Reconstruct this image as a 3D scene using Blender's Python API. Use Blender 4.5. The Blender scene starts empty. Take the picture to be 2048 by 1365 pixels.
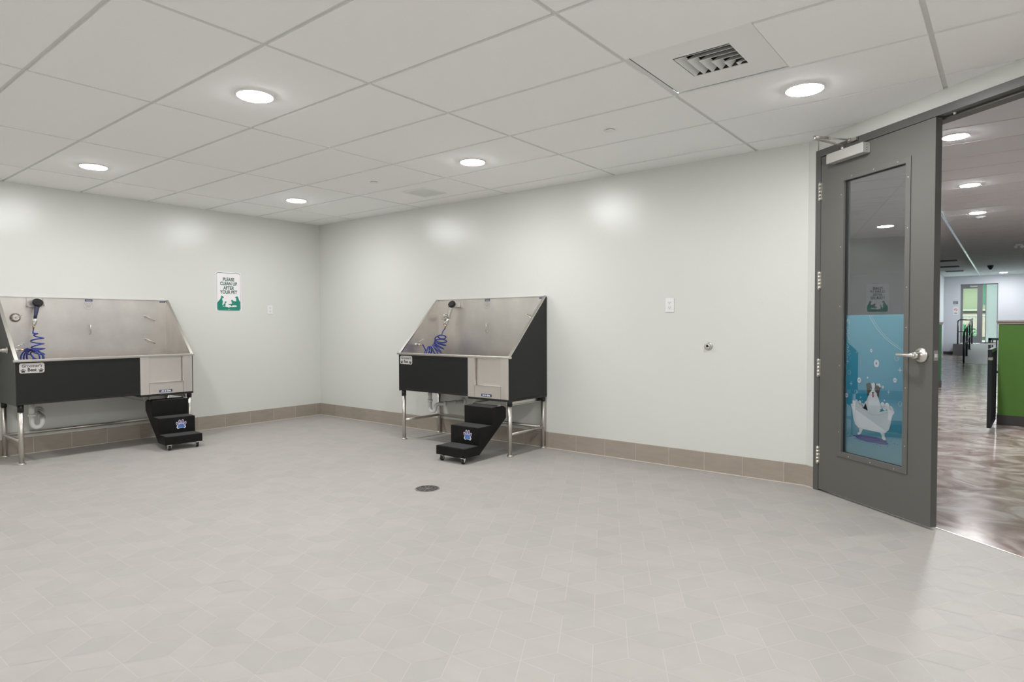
import bpy, bmesh, math, random
from math import sin, cos, pi, radians as R
from mathutils import Vector, Matrix

# ------------------------------------------------------------------ camera, world, exposure
S = bpy.context.scene
C = S.collection
cam_d = bpy.data.cameras.new('camera')
cam = bpy.data.objects.new('camera', cam_d)
C.objects.link(cam)
CAM = Vector((7.131, -4.902, 1.1888))
yaw, pitch, roll = R(128.4504), R(-1.5553), R(-0.1881)
F = Vector((cos(yaw) * cos(pitch), sin(yaw) * cos(pitch), sin(pitch)))
R0 = Vector((sin(yaw), -cos(yaw), 0))
U0 = R0.cross(F)
Rv = R0 * cos(roll) + U0 * sin(roll)
Uv = U0 * cos(roll) - R0 * sin(roll)
M = Matrix((Rv, Uv, -F)).transposed().to_4x4()
M.translation = CAM
cam.matrix_world = M
cam_d.sensor_width = 36.0
cam_d.lens = 36.0 * 1252.474 / 2048
cam_d.clip_start = 0.05
cam_d.clip_end = 200
S.camera = cam

w = bpy.data.worlds.new('world')
S.world = w
w.use_nodes = True
wn = w.node_tree
wn.nodes.clear()
wo = wn.nodes.new('ShaderNodeOutputWorld')
wb = wn.nodes.new('ShaderNodeBackground')
wb.inputs['Color'].default_value = (0.86, 0.97, 1.0, 1)
wb.inputs['Strength'].default_value = 6.5
wn.links.new(wb.outputs[0], wo.inputs[0])

S.view_settings.view_transform = 'Standard'
S.view_settings.look = 'None'
S.view_settings.gamma = 1.0
S.view_settings.exposure = 0.0
S.view_settings.use_curve_mapping = False

LAMP = 220.0          # radiance of the room's ceiling discs
HALL_LAMP = 540.0     # radiance of the hall's ceiling discs
H = 2.499            # room ceiling height
HC = 2.90            # hall ceiling height
random.seed(4)

# ------------------------------------------------------------------ materials
MATS = {}


def mat(name, col, rough=0.5, metal=0.0, spec=0.5, noise=None, bump=None, emit=None, coat=0.0, aniso=0.0):
    """noise = (scale, amount, (stretch xyz)) ; bump = (scale, strength)"""
    m = bpy.data.materials.new(name)
    m.use_nodes = True
    nt = m.node_tree
    b = nt.nodes['Principled BSDF']
    b.inputs['Base Color'].default_value = (*col, 1)
    b.inputs['Roughness'].default_value = rough
    b.inputs['Metallic'].default_value = metal
    b.inputs['Specular IOR Level'].default_value = spec
    b.inputs['Coat Weight'].default_value = coat
    b.inputs['Anisotropic'].default_value = aniso
    if emit:
        b.inputs['Emission Color'].default_value = (*emit[0], 1)
        b.inputs['Emission Strength'].default_value = emit[1]
    if noise or bump:
        tc = nt.nodes.new('ShaderNodeTexCoord')
    if noise:
        mp = nt.nodes.new('ShaderNodeMapping')
        mp.inputs['Scale'].default_value = noise[2] if len(noise) > 2 else (1, 1, 1)
        nz = nt.nodes.new('ShaderNodeTexNoise')
        nz.inputs['Scale'].default_value = noise[0]
        nz.inputs['Detail'].default_value = 5
        mx = nt.nodes.new('ShaderNodeMix')
        mx.data_type = 'RGBA'
        a = noise[1]
        mx.inputs[6].default_value = (*[c * (1 - a) for c in col], 1)
        mx.inputs[7].default_value = (*[min(1, c * (1 + a)) for c in col], 1)
        nt.links.new(tc.outputs['Object'], mp.inputs[0])
        nt.links.new(mp.outputs[0], nz.inputs['Vector'])
        nt.links.new(nz.outputs['Fac'], mx.inputs[0])
        nt.links.new(mx.outputs[2], b.inputs['Base Color'])
        m['nz'] = 1
    if bump:
        nb = nt.nodes.new('ShaderNodeTexNoise')
        nb.inputs['Scale'].default_value = bump[0]
        nb.inputs['Detail'].default_value = 2
        bp = nt.nodes.new('ShaderNodeBump')
        bp.inputs['Strength'].default_value = bump[1]
        bp.inputs['Distance'].default_value = 0.002
        nt.links.new(tc.outputs['Object'], nb.inputs['Vector'])
        nt.links.new(nb.outputs['Fac'], bp.inputs['Height'])
        nt.links.new(bp.outputs[0], b.inputs['Normal'])
    MATS[name] = m
    return m


mat('wall_paint', (0.69, 0.703, 0.660), 0.20, spec=0.62, bump=(260, 0.35))
mat('hall_paint', (0.66, 0.66, 0.72), 0.5)
mat('ceiling_tile', (0.965, 0.962, 0.955), 0.9, spec=0.1, noise=(120, 0.03), bump=(500, 0.15))
mat('tee_white', (0.76, 0.76, 0.74), 0.5, spec=0.3)
mat('joint_grey', (0.60, 0.60, 0.60), 0.9, spec=0.05)
mat('hall_ceiling', (0.79, 0.81, 0.82), 0.9, spec=0.2)
mat('white_metal', (0.87, 0.87, 0.85), 0.45)
mat('dark_gap', (0.03, 0.03, 0.03), 0.7)
mat('grille_grey', (0.86, 0.86, 0.84), 0.6)
mat('base_tile', (0.335, 0.288, 0.24), 0.42, noise=(9, 0.14, (1, 1, 4)))
mat('base_tile_b', (0.36, 0.31, 0.26), 0.42, noise=(7, 0.13, (1, 1, 4)))
mat('grout', (0.68, 0.63, 0.56), 0.85)
mat('floor_grout', (0.50, 0.478, 0.448), 0.85)
FT = []
for i, (c) in enumerate([(0.393, 0.374, 0.350), (0.402, 0.384, 0.356), (0.381, 0.366, 0.346), (0.410, 0.392, 0.365), (0.386, 0.371, 0.350)]):
    FT.append(mat('floor_tile_%s' % 'abcde'[i], c, 0.55, spec=0.3, noise=(3.2 + i, 0.06, (1.3, 2.6, 1)), bump=(9, 0.05)))
mat('steel', (0.72, 0.685, 0.65), 0.36, metal=1.0, noise=(5, 0.22, (1, 1, 0.8)), aniso=0.3)
mat('steel_bright', (0.70, 0.67, 0.62), 0.30, metal=1.0)
mat('steel_pipe', (0.62, 0.585, 0.54), 0.36, metal=1.0)
mat('chrome', (0.80, 0.79, 0.77), 0.12, metal=1.0)
mat('brass', (0.72, 0.48, 0.25), 0.25, metal=1.0)
mat('black_panel', (0.012, 0.0125, 0.0115), 0.38, spec=0.38, noise=(40, 0.2))
mat('black_plastic', (0.012, 0.012, 0.013), 0.4)
mat('black_step', (0.006, 0.006, 0.006), 0.45, spec=0.22, noise=(14, 0.5), bump=(60, 0.6))
mat('grip_tape', (0.045, 0.045, 0.045), 0.8, bump=(800, 1.0))
mat('navy_grip', (0.03, 0.035, 0.075), 0.35)
mat('hose_blue', (0.008, 0.030, 0.26), 0.18, spec=0.7)
mat('pvc_white', (0.80, 0.79, 0.76), 0.35)
mat('white_plastic', (0.80, 0.80, 0.79), 0.35)
mat('plate_grey', (0.60, 0.58, 0.56), 0.45)
mat('ink_black', (0.02, 0.02, 0.02), 0.6)
mat('ink_white', (0.9, 0.9, 0.9), 0.6)
mat('badge_blue', (0.03, 0.05, 0.16), 0.4)
mat('paw_blue', (0.10, 0.22, 0.55), 0.4)
mat('paw_violet', (0.22, 0.16, 0.40), 0.4)
mat('etch', (0.55, 0.52, 0.49), 0.55, metal=1.0)
mat('sign_white', (0.86, 0.84, 0.85), 0.4)
mat('sign_green', (0.012, 0.24, 0.165), 0.4)
mat('sign_text', (0.02, 0.10, 0.075), 0.4)
mat('door_grey', (0.118, 0.117, 0.106), 0.36, spec=0.45, bump=(600, 0.12))
mat('door_frame_grey', (0.098, 0.098, 0.094), 0.36, spec=0.5)
mat('gasket', (0.02, 0.02, 0.02), 0.7)
mat('closer_grey', (0.55, 0.54, 0.51), 0.35, metal=0.35)
mat('decal_white', (0.88, 0.87, 0.85), 0.4)
mat('decal_pale', (0.62, 0.80, 0.84), 0.4)
mat('decal_black', (0.012, 0.012, 0.012), 0.4)
mat('decal_line', (0.55, 0.53, 0.50), 0.4)
mat('decal_pink', (0.72, 0.13, 0.22), 0.4)
mat('decal_navy', (0.008, 0.035, 0.26), 0.4)
mat('green_panel', (0.085, 0.205, 0.032), 0.5)
mat('green_dark', (0.03, 0.12, 0.05), 0.5)
mat('cap_beige', (0.33, 0.28, 0.245), 0.5)
mat('hall_base', (0.06, 0.055, 0.052), 0.5)
mat('rail_black', (0.012, 0.014, 0.017), 0.35)
mat('ramp_grey', (0.20, 0.19, 0.20), 0.45)
mat('store_grey', (0.22, 0.22, 0.23), 0.4)
mat('facade_cream', (0.17, 0.165, 0.115), 0.8)
mat('facade_white', (0.24, 0.225, 0.205), 0.8)
mat('facade_pink', (0.26, 0.19, 0.16), 0.8)
mat('facade_glass', (0.02, 0.09, 0.055), 0.4)
mat('leaf_green', (0.02, 0.14, 0.05), 0.6)
mat('paving', (0.55, 0.55, 0.52), 0.8)
mat('trim_gloss', (0.80, 0.90, 0.96), 0.2, metal=0.9)
mat('light_on', (1, 1, 1), 0.5, emit=((0.99, 0.985, 1.0), LAMP))
mat('hall_light_on', (1, 1, 1), 0.5, emit=((0.98, 0.985, 1.0), HALL_LAMP))


def _teal():
    m = mat('decal_teal', (0.07, 0.31, 0.39), 0.35)
    nt = m.node_tree
    b = nt.nodes['Principled BSDF']
    tc = nt.nodes.new('ShaderNodeTexCoord')
    sp = nt.nodes.new('ShaderNodeSeparateXYZ')
    mr = nt.nodes.new('ShaderNodeMapRange')       # printed two-tone teal sheet: paler print towards its top
    mr.inputs['From Min'].default_value = 0.3
    mr.inputs['From Max'].default_value = 1.24
    cr = nt.nodes.new('ShaderNodeValToRGB')
    e = cr.color_ramp.elements
    e[0].position = 0.0
    e[0].color = (0.12, 0.34, 0.38, 1)
    e[1].position = 1.0
    e[1].color = (0.12, 0.50, 0.60, 1)
    k = cr.color_ramp.elements.new(0.45)
    k.color = (0.045, 0.35, 0.50, 1)
    nt.links.new(tc.outputs['Object'], sp.inputs[0])
    nt.links.new(sp.outputs['Z'], mr.inputs['Value'])
    nt.links.new(mr.outputs[0], cr.inputs[0])
    nt.links.new(cr.outputs[0], b.inputs['Base Color'])


_teal()


def glass_mat(name, tint, refl, rough=0.0):
    m = bpy.data.materials.new(name)
    m.use_nodes = True
    nt = m.node_tree
    nt.nodes.clear()
    o = nt.nodes.new('ShaderNodeOutputMaterial')
    t = nt.nodes.new('ShaderNodeBsdfTransparent')
    t.inputs[0].default_value = (*tint, 1)
    g = nt.nodes.new('ShaderNodeBsdfGlossy')
    g.inputs['Roughness'].default_value = rough
    g.inputs['Color'].default_value = (0.95, 0.97, 1, 1)
    fr = nt.nodes.new('ShaderNodeFresnel')
    fr.inputs['IOR'].default_value = 1.5
    ad = nt.nodes.new('ShaderNodeMath')
    ad.operation = 'ADD'
    ad.use_clamp = True
    ad.inputs[1].default_value = refl
    ge = nt.nodes.new('ShaderNodeNewGeometry')      # the reflection is given by the entry face; the exit face only transmits
    sb = nt.nodes.new('ShaderNodeMath')
    sb.operation = 'SUBTRACT'
    sb.use_clamp = True
    mx = nt.nodes.new('ShaderNodeMixShader')
    nt.links.new(fr.outputs[0], ad.inputs[0])
    nt.links.new(ad.outputs[0], sb.inputs[0])
    nt.links.new(ge.outputs['Backfacing'], sb.inputs[1])
    nt.links.new(sb.outputs[0], mx.inputs[0])
    nt.links.new(t.outputs[0], mx.inputs[1])
    nt.links.new(g.outputs[0], mx.inputs[2])
    nt.links.new(mx.outputs[0], o.inputs[0])
    MATS[name] = m


glass_mat('door_glass', (0.82, 0.85, 0.87), 0.13)
glass_mat('green_glass', (0.88, 0.98, 0.91), 0.02)


def _frost():
    m = mat('frosted_glass', (0.66, 0.78, 0.76), 0.6)
    b = m.node_tree.nodes['Principled BSDF']
    b.inputs['Transmission Weight'].default_value = 0.55
    b.inputs['IOR'].default_value = 1.1


_frost()


def _epoxy():
    m = mat('hall_epoxy', (0.2, 0.15, 0.13), 0.16, spec=0.2)
    nt = m.node_tree
    b = nt.nodes['Principled BSDF']
    tc = nt.nodes.new('ShaderNodeTexCoord')
    n1 = nt.nodes.new('ShaderNodeTexNoise')
    n1.inputs['Scale'].default_value = 3.4
    n1.inputs['Detail'].default_value = 8
    n1.inputs['Distortion'].default_value = 1.3
    cr = nt.nodes.new('ShaderNodeValToRGB')
    e = cr.color_ramp.elements
    e[0].position = 0.36
    e[0].color = (0.20, 0.145, 0.125, 1)
    e[1].position = 0.64
    e[1].color = (0.43, 0.39, 0.36, 1)
    k = cr.color_ramp.elements.new(0.5)
    k.color = (0.31, 0.25, 0.225, 1)
    n2 = nt.nodes.new('ShaderNodeTexNoise')
    n2.inputs['Scale'].default_value = 7
    n2.inputs['Detail'].default_value = 3
    bp = nt.nodes.new('ShaderNodeBump')
    bp.inputs['Strength'].default_value = 0.09
    bp.inputs['Distance'].default_value = 0.012
    mr = nt.nodes.new('ShaderNodeMapRange')
    mr.inputs['To Min'].default_value = 0.17
    mr.inputs['To Max'].default_value = 0.23
    nt.links.new(tc.outputs['Object'], n1.inputs['Vector'])
    nt.links.new(tc.outputs['Object'], n2.inputs['Vector'])
    nt.links.new(n1.outputs['Fac'], cr.inputs[0])
    nt.links.new(cr.outputs[0], b.inputs['Base Color'])
    nt.links.new(n2.outputs['Fac'], bp.inputs['Height'])
    nt.links.new(bp.outputs[0], b.inputs['Normal'])
    nt.links.new(n1.outputs['Fac'], mr.inputs['Value'])
    nt.links.new(mr.outputs[0], b.inputs['Roughness'])


_epoxy()

# ------------------------------------------------------------------ mesh builder


class MB:
    def __init__(s):
        s.v = []
        s.f = []
        s.mi = []
        s.sm = []
        s.cur = 0

    def add(s, vs, fs, smooth=False):
        o = len(s.v)
        s.v += [tuple(p) for p in vs]
        s.f += [tuple(i + o for i in f) for f in fs]
        s.mi += [s.cur] * len(fs)
        s.sm += [smooth] * len(fs)
        return s

    def box(s, x0, x1, y0, y1, z0, z1):
        x0, x1 = min(x0, x1), max(x0, x1)
        y0, y1 = min(y0, y1), max(y0, y1)
        z0, z1 = min(z0, z1), max(z0, z1)
        return s.add([(x0, y0, z0), (x1, y0, z0), (x1, y1, z0), (x0, y1, z0), (x0, y0, z1), (x1, y0, z1), (x1, y1, z1), (x0, y1, z1)],
                     [(0, 3, 2, 1), (4, 5, 6, 7), (0, 1, 5, 4), (1, 2, 6, 5), (2, 3, 7, 6), (3, 0, 4, 7)])

    def bar(s, a, b, w, h):
        """square bar from a to b"""
        a, b = Vector(a), Vector(b)
        d = (b - a).normalized()
        up = Vector((0, 0, 1)) if abs(d.z) < 0.9 else Vector((0, 1, 0))
        x = d.cross(up).normalized() * w / 2
        y = x.cross(d).normalized() * h / 2
        vs = [p + i * x + j * y for p in (a, b) for i, j in ((-1, -1), (1, -1), (1, 1), (-1, 1))]
        return s.add(vs, [(3, 2, 1, 0), (4, 5, 6, 7), (0, 1, 5, 4), (1, 2, 6, 5), (2, 3, 7, 6), (3, 0, 4, 7)])

    def tube(s, pts, r, n=12, cap=True):
        pts = [Vector(p) for p in pts]
        rs = r if isinstance(r, (list, tuple)) else [r] * len(pts)
        T = []
        for i in range(len(pts)):
            a = pts[max(0, i - 1)]
            b = pts[min(len(pts) - 1, i + 1)]
            T.append((b - a).normalized())
        up = Vector((0, 0, 1)) if abs(T[0].z) < 0.9 else Vector((0, 1, 0))
        nx = T[0].cross(up).normalized()
        vs = []
        for i, p in enumerate(pts):
            nx = (nx - T[i] * nx.dot(T[i])).normalized()
            ny = T[i].cross(nx)
            for k in range(n):
                a = 2 * pi * k / n
                vs.append(p + (nx * cos(a) + ny * sin(a)) * rs[i])
        fs = []
        for i in range(len(pts) - 1):
            for k in range(n):
                fs.append((i * n + k, i * n + (k + 1) % n, (i + 1) * n + (k + 1) % n, (i + 1) * n + k))
        s.add(vs, fs, True)
        if cap:
            o = len(s.v) - len(vs)
            s.f += [tuple(o + k for k in range(n))[::-1], tuple(o + (len(pts) - 1) * n + k for k in range(n))]
            s.mi += [s.cur] * 2
            s.sm += [False] * 2
        return s

    def cyl(s, a, b, r, n=20):
        return s.tube([a, b], r, n)

    def lathe(s, c, axis, prof, n=28, cap=True):
        """prof = [(t along axis, radius)]"""
        c, ax = Vector(c), Vector(axis).normalized()
        up = Vector((0, 0, 1)) if abs(ax.z) < 0.9 else Vector((1, 0, 0))
        x = ax.cross(up).normalized()
        y = ax.cross(x)
        vs = []
        for t, r in prof:
            for k in range(n):
                a = 2 * pi * k / n
                vs.append(c + ax * t + (x * cos(a) + y * sin(a)) * r)
        fs = []
        for i in range(len(prof) - 1):
            for k in range(n):
                fs.append((i * n + k, i * n + (k + 1) % n, (i + 1) * n + (k + 1) % n, (i + 1) * n + k))
        s.add(vs, fs, True)
        if cap:
            o = len(s.v) - len(vs)
            s.f += [tuple(o + k for k in range(n))[::-1], tuple(o + (len(prof) - 1) * n + k for k in range(n))]
            s.mi += [s.cur] * 2
            s.sm += [False] * 2
        return s

    def prism(s, poly, o, a, b, depth):
        """poly of (p,q) in the plane o + p*a + q*b, extruded by vector depth"""
        o, a, b, d = Vector(o), Vector(a), Vector(b), Vector(depth)
        n = len(poly)
        v0 = [o + a * p + b * q for p, q in poly]
        vs = v0 + [p + d for p in v0]
        fs = [tuple(range(n))[::-1], tuple(range(n, 2 * n))] + [(i, (i + 1) % n, n + (i + 1) % n, n + i) for i in range(n)]
        return s.add(vs, fs)

    def ring(s, c, r0, r1, a, b, d, n=24, a0=0, a1=2 * pi):
        c, a, b, d = Vector(c), Vector(a), Vector(b), Vector(d)
        full = abs(a1 - a0 - 2 * pi) < 1e-6
        m = n if full else n + 1
        vs = []
        for k in range(m):
            t = a0 + (a1 - a0) * k / n
            for rr in (r0, r1):
                p = c + (a * cos(t) + b * sin(t)) * rr
                vs += [p, p + d]
        fs = []
        for k in range(n):
            i, j = 4 * k, 4 * ((k + 1) % m)
            fs += [(i, i + 2, j + 2, j), (i + 1, j + 1, j + 3, i + 3), (i, j, j + 1, i + 1), (i + 2, i + 3, j + 3, j + 2)]
        return s.add(vs, fs)

    def build(s, name, m, parent=None, bevel=0.0, loc=None, rot=None, fix=True):
        me = bpy.data.meshes.new(name)
        me.from_pydata(s.v, [], s.f)
        ms = m if isinstance(m, (list, tuple)) else [m]
        for q in ms:
            me.materials.append(MATS[q] if isinstance(q, str) else q)
        me.polygons.foreach_set('material_index', s.mi)
        me.polygons.foreach_set('use_smooth', s.sm)
        if fix:
            bm = bmesh.new()
            bm.from_mesh(me)
            bmesh.ops.recalc_face_normals(bm, faces=bm.faces)
            bm.to_mesh(me)
            bm.free()
        me.update()
        o = bpy.data.objects.new(name, me)
        C.objects.link(o)
        if parent:
            o.parent = parent
        if loc:
            o.location = loc
        if rot is not None:
            o.rotation_euler = (0, 0, rot)
        if bevel:
            b = o.modifiers.new('bevel', 'BEVEL')
            b.width = bevel
            b.segments = 2
            b.limit_method = 'ANGLE'
            b.angle_limit = R(40)
        return o


def thing(name, label, cat, loc, rz=0, group=None, kind=None):
    o = bpy.data.objects.new(name, None)
    o.empty_display_size = 0.1
    C.objects.link(o)
    o.location = loc
    o.rotation_euler = (0, 0, rz)
    tag(o, label, cat, group, kind)
    return o


def tag(o, label=None, cat=None, group=None, kind=None):
    if label:
        o['label'] = label
    if cat:
        o['category'] = cat
    if group:
        o['group'] = group
    if kind:
        o['kind'] = kind
    return o


def struct(o, label=None):
    o['kind'] = 'structure'
    if label:
        o['label'] = label
    return o


def text_mb(mb, txt, size, o, a, b, d, align='CENTER', sx=1.0, bold=0.0):
    """flat lettering standing in the plane o + x*a + y*b, thickness along d"""
    cu = bpy.data.curves.new('lettering', 'FONT')
    cu.body = txt
    cu.size = size
    cu.align_x = align
    cu.offset = bold
    cu.resolution_u = 3
    ob = bpy.data.objects.new('lettering', cu)
    C.objects.link(ob)
    dg = bpy.context.evaluated_depsgraph_get()
    me = bpy.data.meshes.new_from_object(ob.evaluated_get(dg))
    o, a, b, d = Vector(o), Vector(a), Vector(b), Vector(d)
    mb.add([o + a * (v.co.x * sx) + b * v.co.y + d for v in me.vertices], [tuple(p.vertices) for p in me.polygons])
    bpy.data.objects.remove(ob)
    bpy.data.curves.remove(cu)
    bpy.data.meshes.remove(me)


def ell(cx, cy, rx, ry, n=20, a=0.0):
    return [(cx + rx * cos(t) * cos(a) - ry * sin(t) * sin(a), cy + rx * cos(t) * sin(a) + ry * sin(t) * cos(a)) for t in [2 * pi * k / n for k in range(n)]]


def rrect(x0, x1, y0, y1, r, n=6):
    out = []
    for cx, cy, a0 in ((x1 - r, y1 - r, 0), (x0 + r, y1 - r, 90), (x0 + r, y0 + r, 180), (x1 - r, y0 + r, 270)):
        for k in range(n + 1):
            t = R(a0 + 90 * k / n)
            out.append((cx + r * cos(t), cy + r * sin(t)))
    return out


def paw_polys(cx, cy, s):
    pad = [(-.30, -.42), (-.10, -.36), (.10, -.36), (.30, -.42), (.42, -.28), (.30, -.02), (.14, .12), (-.14, .12), (-.30, -.02), (-.42, -.28)]
    out = [[(cx + p * s, cy + q * s) for p, q in pad]]
    for tx, ty, a in ((-.42, .12, .45), (-.16, .36, .12), (.16, .36, -.12), (.42, .12, -.45)):
        out.append(ell(cx + tx * s, cy + ty * s, .11 * s, .19 * s, 14, a))
    return out


X3, Y3, Z3 = Vector((1, 0, 0)), Vector((0, 1, 0)), Vector((0, 0, 1))

# ------------------------------------------------------------------ room shell
FX = 5.981                                   # where the back wall folds into the door wall
TH = R(-36.5)
TD = Vector((cos(TH), sin(TH), 0))           # along the door wall
ND = Vector((-sin(TH), cos(TH), 0))          # out of the room
F0 = Vector((FX, 0, 0))


def CW(s_, n_, z_=0.0):
    return F0 + TD * s_ + ND * n_ + Z3 * z_


XR, YF = 8.95, -6.6                          # extents behind the camera
sR = (XR - FX) / cos(TH)
PR = CW(sR, 0)

# floor: rhombic tiles laid on grout, cut along the doorway
s_t = 0.1452
O2 = Vector((6.885, -1.795))
L1 = Vector((0, 0.2515))
L2 = Vector((0.2178, 0.12575))
bm = bmesh.new()
g = 0.0011


def rhomb(A, B):
    mid = (A + B) / 2
    d = (B - A)
    p = Vector((-d.y, d.x)).normalized() * (s_t / 2)
    k = 1 - 2 * g / 0.126
    pts = [mid + (q - mid) * k for q in (A, mid + p, B, mid - p)]
    vs = [bm.verts.new((q.x, q.y, 0.0)) for q in pts]
    f = bm.faces.new(vs)
    f.material_index = random.choice([0, 0, 1, 1, 2, 3, 4])


for i in range(-40, 20):
    for j in range(-60, 60):
        A = O2 + L2 * i + L1 * j
        if A.x < -0.3 or A.x > XR + 0.2 or A.y > 0.3 or A.y < YF - 0.2:
            continue
        for d in (L1, L2, L2 - L1):
            rhomb(A, A + d)
thr = 0.043                                  # threshold line under the door
for co, no in ((Vector((0, 0, 0)), -X3), (Vector((0, 0, 0)), Y3), (Vector((0, YF, 0)), -Y3), (Vector((XR, 0, 0)), X3), (CW(0, thr), ND)):
    bmesh.ops.bisect_plane(bm, geom=bm.verts[:] + bm.edges[:] + bm.faces[:], plane_co=co, plane_no=no, clear_outer=True)
for f in bm.faces:
    if f.normal.z < 0:
        f.normal_flip()
gp = [(0, YF), (XR, YF), (XR, PR.y + 0.05), tuple(CW(0.03, thr).xy), (FX, 0), (0, 0)]
vs = [bm.verts.new((p[0], p[1], -0.0004)) for p in gp]
f = bm.faces.new(vs)
f.material_index = 5
if f.normal.z < 0:
    f.normal_flip()
vs2 = [bm.verts.new((p[0], p[1], -0.1)) for p in gp]
bm.faces.new(vs2).material_index = 5
me = bpy.data.meshes.new('floor')
bm.to_mesh(me)
bm.free()
for q in FT:
    me.materials.append(q)
me.materials.append(MATS['floor_grout'])
fo = bpy.data.objects.new('floor', me)
C.objects.link(fo)
struct(fo, 'grey rhombic stone-look tiles on the wash room floor')

# walls (with thickness)
m = MB()
m.box(-0.15, 0, YF - 0.15, 0.13, -0.1, 3.0)
struct(m.build('wall_left', 'wall_paint'), 'pale sage wall behind the left tub')
m = MB()
m.prism([(0, 0), (FX, 0), tuple(CW(0.09, 0.0).xy), tuple(CW(0.09, 0.13).xy), (FX - 0.03, 0.13), (0, 0.13)], (0, 0, -0.1), X3, Y3, Z3 * 3.1)
struct(m.build('wall_back', 'wall_paint'), 'pale sage wall behind the right-hand tub')
OS0, OS1, OZ = 0.10, 1.99, 2.385             # rough opening of the double door
m = MB()
for (a, b, z0, z1) in ((OS0, OS1, OZ, 3.0), (OS1, sR, -0.1, 3.0)):
    m.prism([tuple(CW(a, 0).xy), tuple(CW(b, 0).xy), tuple(CW(b, 0.13).xy), tuple(CW(a, 0.13).xy)], (0, 0, z0), X3, Y3, Z3 * (z1 - z0))
struct(m.build('wall_right', 'wall_paint'), 'angled wall holding the grey doorway')
m = MB()
m.box(0, XR + 0.15, YF - 0.15, YF, -0.1, 3.0)
struct(m.build('wall_front', 'wall_paint'), 'wall behind the viewpoint')
m = MB()
m.box(XR, XR + 0.15, YF, PR.y + 0.1, -0.1, 3.0)
struct(m.build('wall_side', 'wall_paint'), 'wall beside the viewpoint')

# ceiling: lay-in tiles with narrow reveals, tees slightly above
GX, GY, PX_, PY_ = 3.177, -0.257, 1.2192, 0.6096
VENT = (5.640, 6.226)                        # diffuser panel in x
vrow = (GY - 3 * PY_, GY - 2 * PY_)
bm = bmesh.new()


def slab(x0, x1, y0, y1, zb, zt, mi=0):
    vs = [bm.verts.new(p) for p in ((x0, y0, zb), (x1, y0, zb), (x1, y1, zb), (x0, y1, zb), (x0, y0, zt), (x1, y0, zt), (x1, y1, zt), (x0, y1, zt))]
    for q in ((3, 2, 1, 0), (0, 1, 5, 4), (1, 2, 6, 5), (2, 3, 7, 6), (3, 0, 4, 7)):
        f = bm.faces.new([vs[i] for i in q])
        f.material_index = mi


tw = 0.0115
VC = [5.616, 6.225]
for i in range(-3, 6):
    for j in range(-12, 2):
        x0, x1 = GX + i * PX_, GX + (i + 1) * PX_
        y0, y1 = GY + (j - 1) * PY_, GY + j * PY_
        if x1 < 0 or x0 > XR or y1 < YF or y0 > 0:
            continue
        if i == 2 and j == -2:               # half of this module carries the air diffuser
            x0 = VC[1]
        slab(x0 + tw, x1 - tw, y0 + tw, y1 - tw, H - 0.005, H + 0.03)
# the tee grid surface above the reveals
for (x0, x1, y0, y1) in ((-0.1, 5.632, YF - 0.1, 0.2), (6.227, XR + 0.1, YF - 0.1, 0.2), (5.632, 6.227, YF - 0.1, -2.083), (5.632, 6.227, -1.480, 0.2)):
    f = bm.faces.new([bm.verts.new(p) for p in ((x0, y0, H + 0.004), (x1, y0, H + 0.004), (x1, y1, H + 0.004), (x0, y1, H + 0.004))])
    f.material_index = 1
for co, no in ((Vector((0, 0, 0)), -X3), (Vector((0, 0, 0)), Y3), (Vector((0, YF, 0)), -Y3), (Vector((XR, 0, 0)), X3), (CW(0, 0), ND)):
    bmesh.ops.bisect_plane(bm, geom=bm.verts[:] + bm.edges[:] + bm.faces[:], plane_co=co, plane_no=no, clear_outer=True)
bmesh.ops.recalc_face_normals(bm, faces=bm.faces)
me = bpy.data.meshes.new('ceiling')
bm.to_mesh(me)
bm.free()
me.materials.append(MATS['ceiling_tile'])
me.materials.append(MATS['tee_white'])
co_ = bpy.data.objects.new('ceiling', me)
C.objects.link(co_)
struct(co_, 'white lay-in tile ceiling of the wash room')

# tiled baseboards
BH = 0.152


def baseboard(name, o, a, out, u0, u1, first, label):
    o, a, out = Vector(o), Vector(a), Vector(out)
    m = MB()
    u = first
    while u > u0:
        u -= 0.3048
    k = 0
    while u < u1:
        p, q = max(u, u0) + 0.0015, min(u + 0.3048, u1) - 0.0015
        if q - p > 0.004:
            m.cur = random.choice((0, 1))
            P = o + a * p + Z3 * 0.004
            Q = o + a * q + Z3 * 0.004
            v = [P, Q, Q + out * 0.010, P + out * 0.010]
            v += [x + Z3 * (BH - 0.004) for x in v]
            m.add(v, [(0, 3, 2, 1), (4, 5, 6, 7), (0, 1, 5, 4), (1, 2, 6, 5), (2, 3, 7, 6), (3, 0, 4, 7)])
        u += 0.3048
    m.cur = 2
    P, Q = o + a * u0, o + a * u1
    v = [P, Q, Q + out * 0.0085, P + out * 0.0085]
    v += [x + Z3 * (BH - 0.001) for x in v]
    m.add(v, [(0, 3, 2, 1), (4, 5, 6, 7), (0, 1, 5, 4), (1, 2, 6, 5), (2, 3, 7, 6), (3, 0, 4, 7)])
    v = [P, Q, Q + out * 0.015, P + out * 0.015]
    v += [x + Z3 * 0.004 for x in v]
    m.add(v, [(0, 3, 2, 1), (4, 5, 6, 7), (0, 1, 5, 4), (1, 2, 6, 5), (2, 3, 7, 6), (3, 0, 4, 7)])
    return struct(m.build(name, ['base_tile', 'base_tile_b', 'grout']), label)


baseboard('baseboard_left', (0, 0, 0), (0, -1, 0), (1, 0, 0), 0.0, -YF, 0.075, 'brown tile baseboard of the left wall')
baseboard('baseboard_back', (0, 0, 0), (1, 0, 0), (0, -1, 0), 0.011, FX + 0.004, 4.0, 'brown tile baseboard of the back wall')
baseboard('baseboard_right', tuple(F0), tuple(TD), tuple(-ND), 0.0, 0.089, 0.0, 'short brown tile baseboard beside the door frame')

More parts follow.
